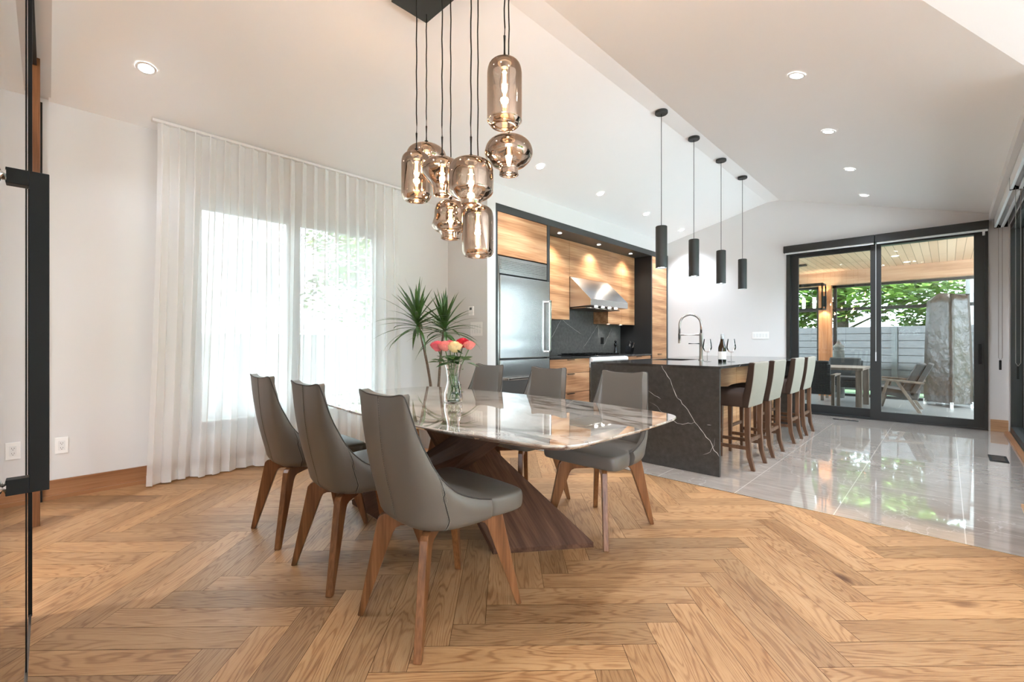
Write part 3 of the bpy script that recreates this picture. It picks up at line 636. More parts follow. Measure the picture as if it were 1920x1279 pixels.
# ------------------------------------------------------------------ ISLAND PENDANTS
kp = None
for i, (yy, lb) in enumerate(((4.28, 'nearest the dining table'), (5.085, 'second from the dining table'), (5.937, 'third from the dining table'), (6.764, 'nearest the patio door'))):
    if kp is None:
        kp = thing('pendant_light', '', 'pendant light', group='black pendants over the island')
        bm = bmesh.new(); lathe(bm, [(0, 0.0), (0.06, 0.0), (0.062, -0.004), (0.062, -0.024), (0.058, -0.028), (0, -0.028)], n=32); obj('canopy', bm, 'pendant_black', kp)
        bm = bmesh.new(); tube(bm, [(0, 0, -0.028), (0, 0, -1.155)], 0.0032, 8); obj('cord', bm, 'black_metal', kp)
        bm = bmesh.new(); lathe(bm, [(0, -1.155), (0.052, -1.155), (0.056, -1.16), (0.056, -1.572), (0.052, -1.574), (0.052, -1.45), (0, -1.44)], n=36); obj('lamp_shade', bm, 'pendant_black', kp, smooth=False)
        bm = bmesh.new(); lathe(bm, [(0, -1.565), (0.046, -1.563), (0.05, -1.55)], n=24); obj('lens', bm, 'lamp_white', kp)
        q = kp; q.location = (-2.06, yy, 3.439)
    else: q = dup(kp, (-2.06, yy, 3.439))
    q['label'] = 'black cylinder pendant over the island, '+lb
    light('pendant_lamp', 'SPOT', (-2.06, yy, 1.855), 20, (1.0, 0.9, 0.8), (0, 0, 0), spot_size=math.radians(80), spot_blend=0.7, shadow_soft_size=0.03)
for o_ in [x for x in bpy.data.objects if x.name.startswith('lamp_shade')]:
    pass
# ------------------------------------------------------------------ DINING CHAIRS
def make_chair():
    t = thing('dining_chair', '', 'chair', group='dining chairs around the marble table')
    TOP = [(0,(0,-.292,.920)),(.18,(.08,-.292,.922)),(.31,(.145,-.288,.932)),(.35,(.163,-.282,.926)),(.39,(.169,-.274,.900)),(.50,(.187,-.240,.785)),(.58,(.198,-.210,.715)),(.66,(.214,-.178,.648)),(.74,(.228,-.135,.594)),(.82,(.240,-.088,.556)),(.91,(.249,-.005,.522)),(1.0,(.251,.055,.506))]
    MID = [(0,(0,-.222,.47)),(.18,(.075,-.220,.47)),(.33,(.145,-.205,.47)),(.45,(.195,-.170,.47)),(.58,(.228,-.120,.465)),(.72,(.248,-.055,.46)),(.86,(.255,.0,.455)),(1.0,(.256,.055,.450))]
    def surf(s, t_):
        a = abs(s); sg = 1 if s >= 0 else -1
        T_ = spline(TOP, a); M_ = spline(MID, a)
        if t_ < 0.36:
            u = t_/0.36; ang_ = u*PI/2
            inn = Vector((M_.x*0.72, M_.y*0.72 if M_.y < 0 else M_.y, 0.405+0.01*a)); 
            p = Vector((inn.x+(M_.x-inn.x)*math.sin(ang_), inn.y+(M_.y-inn.y)*math.sin(ang_), inn.z+(M_.z-inn.z)*(1-math.cos(ang_))))
        else:
            u = (t_-0.36)/0.64; p = M_.lerp(T_, u); bul = math.sin(PI*u)*0.016*(1-a*0.6)
            p = p+Vector((0.4*bul*a*2, -bul, 0)) if a < 0.6 else p+Vector((bul, -bul*0.3, 0))
        return Vector((sg*p.x, p.y, p.z))
    bm = bmesh.new(); ns, nt_ = 56, 18
    G = [[bm.verts.new(surf(-1+2*i/ns, j/nt_)) for i in range(ns+1)] for j in range(nt_+1)]
    for j in range(nt_):
        for i in range(ns): bm.faces.new((G[j][i], G[j][i+1], G[j+1][i+1], G[j+1][i]))
    bmesh.ops.remove_doubles(bm, verts=bm.verts[:], dist=1e-4)
    bmesh.ops.recalc_face_normals(bm, faces=bm.faces[:])
    f0 = max(bm.faces, key=lambda f: f.calc_center_median().z)
    if f0.normal.y > 0: bmesh.ops.reverse_faces(bm, faces=bm.faces[:])
    o = obj('backrest', bm, 'chair_leather', t, smooth=True, normals=False)
    s = o.modifiers.new('s', 'SOLIDIFY'); s.thickness = 0.034; s.offset = -1.0; s.use_even_offset = False
    s = o.modifiers.new('b', 'BEVEL'); s.width = 0.010; s.segments = 3; s.limit_method = 'ANGLE'; s.angle_limit = math.radians(50)
    bm = bmesh.new(); tube(bm, [surf(-1+2*i/80, 1.0)+Vector((0, 0.0, 0.001)) for i in range(81)], 0.0028, 6); obj('piping', bm, 'chair_piping', t, smooth=True)
    def off(s, u, d=0.0012):
        p = surf(s, u); e1 = surf(s+0.01, u)-surf(s-0.01, u); e2 = surf(s, min(u+0.01, 1))-surf(s, u-0.01); n = e1.cross(e2).normalized()
        if n.dot(p-Vector((0, 0.05, 0.6))) < 0: n = -n
        return p+n*d
    for sg in (-1, 1):
        bm = bmesh.new()
        for dd in (-0.008, 0.008):
            for kk in range(40):
                u0 = 0.15+0.85*kk/40; u1 = 0.15+0.85*(kk+0.6)/40; f_ = lambda u: sg*(0.50+0.16*u+dd)
                tube(bm, [off(f_(u0), u0), off(f_(u1), u1)], 0.0016, 4)
        obj('stitching', bm, 'stitch_thread', t)
    bm = bmesh.new()
    for kk in range(60):
        u0 = 0.2+0.79*kk/60; u1 = 0.2+0.79*(kk+0.6)/60; tube(bm, [off(0.012, u0), off(0.012, u1)], 0.0014, 4)
    obj('stitching', bm, 'stitch_thread', t)
    bm = bmesh.new()
    for sg in (-1, 1): tube(bm, [off(sg*(0.50+0.16*u), u, 0.0) for u in [0.15+0.85*q/20 for q in range(21)]], 0.0018, 5)
    tube(bm, [off(0.0, u, 0.0) for u in [0.2+0.8*q/20 for q in range(21)]], 0.0014, 5); obj('seam', bm, 'chair_piping', t)
    # seat cushion
    bm = bmesh.new(); poly = []
    outline = [(-.17,-.185),(0,-.195),(.17,-.185),(.205,-.12),(.212,0),(.216,.045),(.246,.070),(.256,.14),(.261,.205),(.250,.243),(.215,.256),(.1,.262),(0,.264),(-.1,.262),(-.215,.256),(-.250,.243),(-.261,.205),(-.256,.14),(-.246,.070),(-.216,.045),(-.212,0),(-.205,-.12)]
    rings = []
    for zz, sc in ((0.422, 0.93), (0.430, 0.985), (0.452, 1.0), (0.486, 1.0), (0.499, 0.985), (0.506, 0.95), (0.512, 0.75), (0.516, 0.4)):
        rings.append([bm.verts.new((x*sc, (y-0.03)*sc+0.03, zz)) for x, y in outline])
    for A, B in zip(rings, rings[1:]):
        for i in range(len(outline)): bm.faces.new((A[i], A[(i+1) % len(outline)], B[(i+1) % len(outline)], B[i]))
    bm.faces.new(rings[0][::-1]); bm.faces.new(rings[-1]); obj('seat', bm, 'chair_leather', t, smooth=True, sub=2)
    # legs: boards lying along the diagonals
    for sx, sy in ((-1, -1), (1, -1), (1, 1), (-1, 1)):
        bm = bmesh.new(); dirv = Vector((sx*0.205, sy*0.26 if sy > 0 else -0.255, 0)); R = dirv.length; dn = dirv.normalized(); side = Vector((-dn.y, dn.x, 0))
        poly = [(0.02,.362),(0.02,.415),(.225,.415),(.245,.410),(.258,.395),(R+.010,0.004),(R+.006,0),(R-.010,0),(R-.014,.004),(.196,.335),(.184,.354),(.165,.362)]
        M = Matrix(((dn.x, 0, side.x, -side.x*0.015), (dn.y, 0, side.y, -side.y*0.015), (0, 1, 0, 0), (0, 0, 0, 1)))
        prism(bm, poly, 0.03, M); obj('leg', bm, 'walnut_leg', t, bevel=0.005, seg=2)
    return t
chair = make_chair()
spots = [(-2.80, 1.115, 0, 'curtain side, at the left end of the table'), (-2.157, 1.115, 0, 'curtain side, middle of its row'), (-1.53, 1.15, 0, 'nearest and largest, its back to the camera'),
         (-2.80, 2.335, PI, 'far side of the table, before the refrigerator'), (-2.15, 2.335, PI, 'far side of the table, middle of its row'), (-1.515, 2.335, PI, 'far side of the table, before the island')]
for i, (x, y, rz, lb) in enumerate(spots):
    q = chair if i == 0 else dup(chair, (x, y, 0))
    q.location = (x, y, 0); q.rotation_euler = (0, 0, rz); q['label'] = 'taupe leather dining chair, '+lb
# ------------------------------------------------------------------ DINING TABLE
tb = thing('dining_table', 'marble topped dining table on crossed walnut slabs', 'table', (-2.05, 1.735, 0))
TC = Vector((-2.05, 1.735, 0))
def outline(hl=1.12, off_=0.0):
    pts = []
    def side(x): return 0.612-0.105*(x/1.0)**2-off_
    xs = [-0.93+1.86*i/24 for i in range(25)]
    low = [(x, -side(x)) for x in xs]
    # corner arcs from (0.93, -side) to (hl, -0.33)
    def arc(x0, y0, x1, y1, cx, cy, n=8):
        return [((1-t)**2*x0+2*t*(1-t)*cx+t*t*x1, (1-t)**2*y0+2*t*(1-t)*cy+t*t*y1) for t in [(i+1)/(n+1) for i in range(n)]]
    e = hl-off_; ys = side(0.93)
    pts += low; pts += arc(0.93, -ys, e-0.012, -0.34, e-0.015, -ys+0.02)
    pts += [(e-0.012+0.014*(1-(y/0.34)**2), y) for y in [-0.34+0.68*i/10 for i in range(11)]]
    pts += arc(e-0.012, 0.34, 0.93, ys, e-0.015, ys-0.02)
    pts += [(x, -y) for x, y in low[::-1]]
    pts += arc(-0.93, ys, -e+0.012, 0.34, -e+0.015, ys-0.02)
    pts += [(-(e-0.012+0.014*(1-(y/0.34)**2)), y) for y in [0.34-0.68*i/10 for i in range(11)]]
    pts += arc(-e+0.012, -0.34, -0.93, -ys, -e+0.015, -ys+0.02)
    return pts
bm = bmesh.new(); rings = []
for off_, z in ((0.030, 0.728), (0.004, 0.742), (0.0, 0.748), (0.003, 0.752)):
    rings.append([bm.verts.new((x, y, z)) for x, y in outline(off_=off_)])
n_ = len(rings[0])
for A, B in zip(rings, rings[1:]):
    for i in range(n_): bm.faces.new((A[i], A[(i+1) % n_], B[(i+1) % n_], B[i]))
bm.faces.new(rings[0][::-1]); bm.faces.new(rings[-1]); obj('tabletop', bm, 'table_marble', tb)
def slab(p0, p1, p2, p3, th, name):
    """floor edge p0-p1, top edge p2-p3 (p2 above p0)"""
    P_ = [Vector(p)-TC for p in (p0, p1, p3, p2)]
    nrm = (P_[1]-P_[0]).cross(P_[3]-P_[0]).normalized()
    if nrm.z < 0: nrm = -nrm
    ex = (P_[3]-P_[0]).normalized(); ey = nrm.cross(ex); M = Matrix((ex, ey, nrm)).transposed().to_4x4(); M.translation = P_[0]; Mi = M.inverted()
    bm = bmesh.new(); hi = [bm.verts.new(p) for p in P_]
    lo = []
    for k_, p in enumerate(P_):
        q_ = p-nrm*th; q_.z = p.z-(0.0 if k_ in (2, 3) else 0.028) if k_ in (2, 3) else 0.0
        if k_ in (0, 1): q_ = Vector((p.x, p.y, 0)); 
        else: q_ = p+(P_[0 if k_ == 3 else 1]-p).normalized()*0.0+Vector(((P_[0]-P_[3]).x*0.07, (P_[0]-P_[3]).y*0.07, 0))
        lo.append(bm.verts.new(q_))
    for v_, k_ in zip(hi, range(4)):
        if k_ in (0, 1): v_.co.z = 0.028
    bm.faces.new(hi); bm.faces.new(lo[::-1])
    for i in range(4): bm.faces.new((hi[i], lo[i], lo[(i+1) % 4], hi[(i+1) % 4]))
    bmesh.ops.transform(bm, matrix=Mi, verts=bm.verts[:])
    o = obj(name, bm, 'walnut_base', tb, bevel=0.002); o.matrix_local = M; return o
slab((-1.72, 1.633, 0), (-1.387, 2.067, 0), (-2.50, 1.634, .727), (-2.33, 1.78, .727), 0.05, 'base_slab')
slab((-2.96, 1.46, 0), (-2.42, 1.435, 0), (-1.60, 1.48, .727), (-1.36, 1.43, .727), 0.05, 'base_slab')
# ------------------------------------------------------------------ VASE + ROSES
VX, VY, VZ = -2.176, 1.728, 0.752
vs = thing('glass_vase', 'clear curved glass vase holding roses on the dining table', 'vase', (VX, VY, VZ))
pf = P([(0.0, 0.002), (0.048, 0.0), (0.056, 0.02), (0.054, 0.06), (0.040, 0.12), (0.038, 0.15), (0.045, 0.20), (0.054, 0.235)])
bm = bmesh.new(); lathe(bm, pf, n=40); obj('vase_body', bm, 'clear_glass', vs, smooth=True)
bm = bmesh.new(); lathe(bm, [(0, 0.006)]+[(max(r_-0.004, 0.001), z_+0.006) for r_, z_ in pf if z_ < 0.16 and r_ > 0.01]+[(0, 0.165)], n=32); obj('water', bm, 'water', vs, smooth=True)
def rose(hx, hy, hz, mat, label, r=0.034, tilt_=(0, 0), seed=0):
    rnd = random.Random(seed); H_ = Vector((hx, hy, hz))
    e = thing('rose', label, 'rose', (VX, VY, VZ))
    bm = bmesh.new()
    for lay in range(7):
        npet = 3+lay; rr = r*(0.20+0.80*lay/6); top_ = r*(0.80-0.50*(lay/6)**2)
        for k_ in range(npet):
            a0 = 2*PI*k_/npet+lay*0.9; wdt = 2*PI/npet*0.75; rows = []
            for j in range(6):
                t = j/5; row = []
                for i in range(7):
                    q_ = (i/6-0.5)*2; a = a0+q_*wdt*(0.6+0.4*math.sin(PI*min(t*1.2, 1)*0.6)); rad = rr*(0.30+0.72*math.sin(PI*0.56*t))*(1+(0.12 if t > 0.9 and lay > 3 else 0))
                    z = -0.75*r+(top_+0.75*r)*t*(1-0.16*q_*q_*t); row.append(bm.verts.new(H_+Vector((rad*math.cos(a), rad*math.sin(a), z))))
                rows.append(row)
            for j in range(5):
                for i in range(6): bm.faces.new((rows[j][i], rows[j][i+1], rows[j+1][i+1], rows[j+1][i]))
    obj('petals', bm, mat, e, smooth=True, normals=False)
    bm = bmesh.new(); b0 = Vector((rnd.uniform(-.025, .025), rnd.uniform(-.025, .025), 0.02)); mid = Vector((H_.x*0.25, H_.y*0.25, 0.17))
    pts = [b0.lerp(mid, t/4) for t in range(5)]+[mid.lerp(H_+Vector((0, 0, -r*0.5)), t/4) for t in range(1, 5)]
    tube(bm, pts, 0.0028, 6); obj('stem', bm, 'stem_green', e, smooth=True)
    bm = bmesh.new()
    for k_ in range(14):
        t = rnd.uniform(0.10, 0.93); p = pts[int(t*8)]; a = rnd.uniform(0, 2*PI)
        if 0.10 < p.z < 0.22: leafl = 0.03; outw = 0.3
        else: leafl = rnd.uniform(0.07, 0.105); outw = 0.9
        if p.z < 0.2: leafl *= 0.5
        d_ = Vector((math.cos(a), math.sin(a), rnd.uniform(-0.6, 0.4))).normalized(); sd_ = d_.cross(Vector((0, 0, 1))).normalized()*leafl*0.42
        st_ = p if p.z < 0.2 else p+d_*0.02
        nrm = Vector((0, 0, leafl*0.12))
        a_, b__, c__, dd_ = st_, st_+d_*leafl*0.45+sd_+nrm, st_+d_*leafl, st_+d_*leafl*0.45-sd_+nrm
        m__ = st_+d_*leafl*0.5; vv = [bm.verts.new(x) for x in (a_, b__, c__, dd_, m__)]
        for f in ((0, 1, 4), (1, 2, 4), (2, 3, 4), (3, 0, 4)): bm.faces.new([vv[i] for i in f])
    obj('leaves', bm, 'leaf_green', e, normals=False)
cr_ = math.cos(YAW); sr_ = math.sin(YAW)
def hp(lat, dep, z): return (cr_*lat-sr_*dep, sr_*lat+cr_*dep, z)
for (la, dp, z, mt_, lb, r_, sd) in ((-0.095, 0.0, 0.345, 'rose_pink', 'deep pink rose at the left of the bouquet', 0.043, 1), (-0.045, -0.03, 0.345, 'rose_coral', 'salmon pink rose beside the cream rose', 0.041, 2), (0.012, -0.035, 0.340, 'rose_cream', 'cream yellow rose at the front of the bouquet', 0.045, 3),
                                    (0.055, 0.03, 0.365, 'rose_red', 'dark red rose at the right of the bouquet', 0.040, 4), (0.098, 0.0, 0.350, 'rose_coral', 'coral red rose at the far right of the bouquet', 0.036, 5), (-0.03, 0.055, 0.355, 'rose_pink', 'pink rose at the back of the bouquet', 0.034, 6)):
    rose(*hp(la, dp, z), mt_, lb, r_, seed=sd)
# ------------------------------------------------------------------ DRACAENA
pl = thing('dracaena_plant', 'tall dracaena with two spiky leaf crowns beside the curtain', 'plant', (-4.0, 2.90, 0))
bm = bmesh.new(); lathe(bm, [(0, 0), (0.13, 0), (0.17, 0.30), (0.178, 0.32), (0.16, 0.32), (0.155, 0.28), (0, 0.28)], n=32); obj('pot', bm, 'pot_clay', pl)
bm = bmesh.new(); lathe(bm, [(0, 0.283), (0.153, 0.281)], n=24); obj('soil', bm, 'soil', pl)
for ci, (x, y, z, lean) in enumerate(((0.0, -0.19, 1.36, 1), (0.0, 0.165, 1.31, -1))):
    bm = bmesh.new(); pts = [(x*t, (0.05 if ci else -0.01)*(1-t)+y*t**1.6+(0.01*math.sin(5*t)), 0.27+(z-0.27)*t) for t in [i/14 for i in range(15)]]
    tube(bm, pts, [0.016-0.005*i/14+0.0015*(i % 2) for i in range(15)], 10); obj('trunk', bm, 'palm_trunk', pl, smooth=True)
    bm = bmesh.new(); rnd = random.Random(11+ci); top = Vector(pts[-1]); nl = 50
    for k_ in range(nl):
        a = k_*2.399+rnd.uniform(-.2, .2); f = k_/nl     # f 0 = top (upright) .. 1 = drooping
        el = math.radians(86-100*f+rnd.uniform(-8, 8)); Lf = rnd.uniform(0.38, 0.52)*(0.85+0.25*f); wd = rnd.uniform(0.015, 0.022)
        base = top-Vector((0, 0, 0.13*f-0.02)); drop = (0.05+0.35*f)*rnd.uniform(0.7, 1.5); prev = None
        hd = Vector((math.cos(a), math.sin(a), 0)); sdv = Vector((-math.sin(a), math.cos(a), 0)); p = base.copy(); e_ = el
        nseg = 8
        for j in range(nseg+1):
            t = j/nseg; w_ = wd*(0.55+1.8*t*(1-t))*(1-t**3)+0.0005
            cur = (bm.verts.new(p-sdv*w_+Vector((0, 0, w_*0.3))), bm.verts.new(p-Vector((0, 0, 0))), bm.verts.new(p+sdv*w_+Vector((0, 0, w_*0.3))))
            if prev:
                bm.faces.new((prev[0], prev[1], cur[1], cur[0])); bm.faces.new((prev[1], prev[2], cur[2], cur[1]))
            prev = cur; p = p+(hd*math.cos(e_)+Vector((0, 0, math.sin(e_))))*Lf/nseg; e_ -= drop*2.2/nseg
    for v_ in bm.verts:
        if v_.co.x < -0.36: v_.co.x = -0.36-(v_.co.x+0.36)*0.02
    obj('foliage', bm, 'palm_leaf', pl, normals=False, smooth=False)
# ------------------------------------------------------------------ KITCHEN
Z = 0.91
sur = thing('cabinet_surround', 'charcoal frame around the kitchen wall units', 'cabinet surround')
bm = bmesh.new(); bx(bm, -4.50, KX, 3.705, 3.730, 0, 2.783); bx(bm, -4.50, KX, 3.730, 8.285, 2.695, 2.783); bx(bm, -4.50, KX, 8.235, 8.285, 0, 2.695)
obj('outer_frame', bm, 'charcoal', sur); box('divider_panel', -4.50, KX, 4.660, 4.714, 0, 2.695, 'charcoal', sur)
box('side_panel', -4.50, KX, 7.61, 7.648, 0, 2.695, 'matte_black', sur)
nlt = thing('fridge_cabinet', 'walnut cabinet door above the refrigerator', 'cabinet')
box('cabinet_body', -4.49, KX-0.03, 3.732, 4.658, 2.18, 2.69, 'charcoal', nlt); box('door', KX-0.028, KX-0.004, 3.737, 4.655, 2.176, 2.690, 'kitchen_wood', nlt, bevel=0.001)
fr_ = thing('refrigerator', 'tall stainless steel refrigerator', 'refrigerator')
box('body', -4.48, KX-0.035, 3.736, 4.654, 0.02, 2.165, 'charcoal', fr_)
gr = box('vent_grille', KX-0.035, KX-0.004, 3.768, 4.652, 1.955, 2.160, 'brushed_steel', fr_)
bm = bmesh.new()
for k_ in range(6): bx(bm, KX-0.006, KX+0.006, 3.785, 4.63, 2.010+k_*0.021, 2.022+k_*0.021)
obj('grille_slats', bm, 'brushed_steel', gr)
box('hinge_strip', KX-0.035, KX-0.002, 3.737, 3.762, 0.06, 2.16, 'chrome', fr_)
box('shadow_gap', KX-0.036, KX-0.012, 3.765, 4.654, 1.935, 1.955, 'black_metal', fr_)
dr = box('door', KX-0.034, KX+0.012, 3.768, 4.692, 0.925, 1.932, 'brushed_steel', fr_, bevel=0.006)
bm = bmesh.new(); bx(bm, KX+0.055, KX+0.080, 4.625, 4.655, 0.985, 1.68); bx(bm, KX+0.010, KX+0.080, 4.625, 4.655, 1.645, 1.675); bx(bm, KX+0.010, KX+0.080, 4.625, 4.655, 0.985, 1.015); obj('door_handle', bm, 'chrome', dr, bevel=0.006)
d2 = box('freezer_drawer', KX-0.034, KX+0.012, 3.768, 4.692, 0.10, 0.905, 'brushed_steel', fr_, bevel=0.006)
bm = bmesh.new(); bx(bm, KX+0.055, KX+0.080, 3.84, 4.60, 0.66, 0.69); bx(bm, KX+0.010, KX+0.080, 3.84, 3.875, 0.66, 0.69); bx(bm, KX+0.010, KX+0.080, 4.565, 4.60, 0.66, 0.69); obj('drawer_handle', bm, 'chrome', d2, bevel=0.006)
# wall cabinets
UX = -4.19
def upper(y0, y1, z0, lb):
    c_ = thing('wall_cabinet', lb, 'wall cabinet', group='walnut wall cabinets of the kitchen')
    box('cabinet_body', -4.485, UX-0.022, y0+0.002, y1-0.002, z0+0.003, 2.690, 'kitchen_wood', c_); box('door', UX-0.02, UX, y0+0.0015, y1-0.0015, z0, 2.690, 'kitchen_wood', c_, bevel=0.001); return c_
upper(4.716, 5.60, 1.468, 'walnut wall cabinet left of the range hood')
upper(5.60, 6.695, 2.14, 'short walnut wall cabinet above the range hood')
upper(6.695, 7.14, 1.442, 'narrow walnut wall cabinet just right of the range hood')
upper(7.14, 7.608, 1.442, 'walnut wall cabinet beside the black side panel')
tp = thing('pantry_cabinet', 'tall walnut pantry cabinet next to the gable wall', 'cabinet')
box('cabinet_body', -4.49, KX-0.03, 7.65, 8.233, 0.10, 2.69, 'charcoal', tp)
box('upper_door', KX-0.028, KX-0.004, 7.652, 8.232, 2.118, 2.692, 'kitchen_wood', tp, bevel=0.001); t2 = box('lower_door', KX-0.028, KX-0.004, 7.652, 8.232, 0.84, 2.113, 'kitchen_wood', tp, bevel=0.001)
box('door_handle', KX-0.004, KX+0.008, 7.86, 8.02, 0.895, 0.905, 'black_metal', t2); box('bottom_door', KX-0.028, KX-0.004, 7.652, 8.232, 0.10, 0.835, 'kitchen_wood', tp, bevel=0.001)
bs = thing('backsplash', 'dark grey stone backsplash with white veins', 'backsplash')
BSX = -4.487
bm = bmesh.new(); bx(bm, -4.499, BSX, 4.716, 7.608, Z, 2.15)
def ribbon(bm, pts, w, nrm, mat_i=1, seed=0, jit=0.006):
    rnd = random.Random(seed); P_ = [Vector(p) for p in pts]; fine = []
    for a, b_ in zip(P_, P_[1:]):
        n = max(2, int((b_-a).length/0.03))
        for i in range(n): fine.append(a.lerp(b_, i/n))
    fine.append(P_[-1]); nrm = Vector(nrm); prev = None
    for i, p in enumerate(fine):
        d_ = (fine[min(i+1, len(fine)-1)]-fine[max(i-1, 0)]).normalized(); sd_ = d_.cross(nrm)
        q_ = p+sd_*rnd.uniform(-jit, jit); ww = w*rnd.uniform(0.4, 1.3)*(1 if 0 < i < len(fine)-1 else 0.3)
        cur = (bm.verts.new(q_+sd_*ww+nrm*0.0004), bm.verts.new(q_-sd_*ww+nrm*0.0004))
        if prev: f = bm.faces.new((prev[0], prev[1], cur[1], cur[0])); f.material_index = mat_i
        prev = cur
for i, pts in enumerate(([(5.35, 1.05), (5.55, 1.22), (5.78, 1.50)], [(5.66, 1.62), (5.80, 1.49), (6.02, 1.38), (6.32, 1.27)], [(6.38, 1.03), (6.50, 1.12), (6.70, 1.30), (6.84, 1.44)], [(6.84, 1.44), (6.86, 1.35), (6.87, 1.20)], [(7.0, 1.02), (7.15, 1.2), (7.30, 1.38)], [(4.8, 1.3), (5.0, 1.1), (5.1, 0.93)])):
    ribbon(bm, [(BSX, y, z) for y, z in pts], 0.0022, (1, 0, 0), seed=i)
obj('stone_slab', bm, 'backsplash_stone', bs, mats=['backsplash_stone', 'vein_white'], normals=False)
tag(box('black_outlet', BSX, BSX+0.008, 6.93, 7.02, 1.09, 1.21, 'black_metal', bevel=0.001), 'black outlet plate on the stone backsplash', 'outlet')
# base units
def base_unit(y0, y1, lb, n=3):
    c_ = thing('base_cabinet', lb, 'base cabinet')
    box('cabinet_body', -4.485, KX-0.03, y0+.002, y1-.002, 0.10, Z-0.022, 'charcoal', c_)
    zz = [0.10, 0.40, 0.68, Z-0.026][-n-1:]
    for a, b_ in zip(zz, zz[1:]):
        d_ = box('drawer', KX-0.028, KX-0.006, y0+.003, y1-.003, a+.003, b_-.003, 'kitchen_wood', c_, bevel=0.001)
        box('drawer_handle', KX-0.006, KX+0.010, (y0+y1)/2-0.08, (y0+y1)/2+0.08, b_-0.018, b_-0.008, 'black_metal', d_)
    return c_
base_unit(4.716, 5.66, 'walnut drawer cabinet between refrigerator and range'); base_unit(6.715, 7.605, 'walnut drawer cabinet right of the range')
for y0, y1, lb in ((4.716, 5.665, 'dark stone worktop left of the range'), (6.715, 7.608, 'dark stone worktop right of the range')):
    tag(box('worktop', BSX, KX+0.012, y0, y1, Z-0.02, Z+0.002, 'island_top', bevel=0.002), lb, 'worktop')
rg = thing('range_stove', 'stainless steel range with low dark cooktop', 'stove')
box('body', BSX+0.004, KX-0.02, 5.668, 6.712, 0.08, Z-0.01, 'brushed_steel', rg); box('oven_door', KX-0.02, KX+0.005, 5.675, 6.705, 0.15, 0.74, 'brushed_steel', rg, bevel=0.004)
bm = bmesh.new(); prism(bm, [(0, 0), (0.055, 0.01), (0.075, 0.05), (0.06, 0.085), (0, 0.10)], 1.04, Matrix(((1, 0, 0, KX-0.02), (0, 0, 1, 5.669), (0, 1, 0, 0.80), (0, 0, 0, 1)))); obj('control_panel', bm, 'white_metal', rg, bevel=0.006)
box('cooktop', BSX+0.01, KX+0.01, 5.668, 6.712, Z-0.008, Z+0.012, 'black_gloss', rg, bevel=0.003)
bm = bmesh.new()
for k_ in range(3):
    for j in range(5): bx(bm, -4.40+j*0.11, -4.388+j*0.11, 5.66+k_*0.35, 5.95+k_*0.35, Z+0.024, Z+0.034)
    for j in range(2): bx(bm, -4.42, -3.92, 5.70+k_*0.35+j*0.20, 5.712+k_*0.35+j*0.20, Z+0.013, Z+0.034)
obj('pan_grates', bm, 'black_metal', rg)
hd_ = thing('range_hood', 'sloped stainless steel range hood with downlights', 'range hood')
FX = -3.80
bm = bmesh.new(); prof = [(-4.18, 2.135), (-4.484, 2.135), (-4.484, 1.655), (FX, 1.675), (FX, 1.770)]
prism(bm, prof, 1.075, Matrix(((1, 0, 0, 0), (0, 0, 1, 5.605), (0, 1, 0, 0), (0, 0, 0, 1)))); obj('canopy', bm, 'brushed_steel', hd_, bevel=0.002)
bm = bmesh.new()
for k_ in range(26): bx(bm, -4.38, -3.92, 5.64+k_*0.039, 5.655+k_*0.039, 1.642, 1.655)
obj('filter_baffles', bm, 'gun_metal', hd_)
bm = bmesh.new()
for k_ in range(4): lathe(bm, [(0, -0.004), (0.022, -0.003), (0.026, 0.002)], (-3.87, 5.85+k_*0.19, 1.664), 16)
obj('hood_lights', bm, 'puck_glow', hd_)
for k_ in range(4): light('hood_lamp', 'SPOT', (-3.87, 5.85+k_*0.19, 1.65), 2.0, (1, 0.85, 0.68), (0, 0, 0), spot_size=math.radians(120), spot_blend=0.8, shadow_soft_size=0.015)
sp_ = None
for i, (x, y, lb) in enumerate(((-4.0, 5.113, 'above the cabinet left of the hood'), (-4.02, 6.155, 'above the range hood'), (-4.03, 7.177, 'nearest the black side panel'))):
    if sp_ is None: sp_ = make_dl('recessed_spotlight', '', 'small spots in the charcoal cabinet header', 0.030, 'puck_glow'); q = sp_
    else: q = dup(sp_, (x, y, 2.692))
    q.location = (x, y, 2.692); q['label'] = 'small recessed spot in the charcoal header '+lb
    light('header_spot', 'SPOT', (x, y, 2.68), 26, (1.0, 0.78, 0.55), (0, 0, 0), spot_size=math.radians(120), spot_blend=0.9, shadow_soft_size=0.02)
pk = None
for i, (y, lb) in enumerate(((6.93, 'left'), (7.35, 'right'))):
    if pk is None: pk = make_dl('under_cabinet_light', '', 'puck lights under the right wall cabinets', 0.028, 'puck_glow'); q = pk
    else: q = dup(pk, (-4.33, y, 1.438))
    q.location = (-4.33, y, 1.438); q['label'] = 'small puck light under the wall cabinets, %s one of two' % lb
    light('puck_lamp', 'SPOT', (-4.33, y, 1.43), 5, (1.0, 0.85, 0.68), (0, 0, 0), spot_size=math.radians(130), spot_blend=0.9, shadow_soft_size=0.02)
bm = bmesh.new(); lathe(bm, P([(0.0, 0.0), (0.028, 0.0), (0.030, 0.03), (0.020, 0.09), (0.017, 0.13), (0.026, 0.17), (0.020, 0.195), (0.010, 0.20), (0.020, 0.215), (0.018, 0.235), (0.0, 0.245)]), n=24)
pm = thing('pepper_mill', 'black pepper mill beside the range', 'pepper mill', (-4.22, 6.99, Z+0.002)); obj('mill_body', bm, 'black_gloss', pm, smooth=True)
kb = thing('knife_block', 'black knife block with steel handled knives', 'knife block', (-4.18, 7.38, Z+0.002))
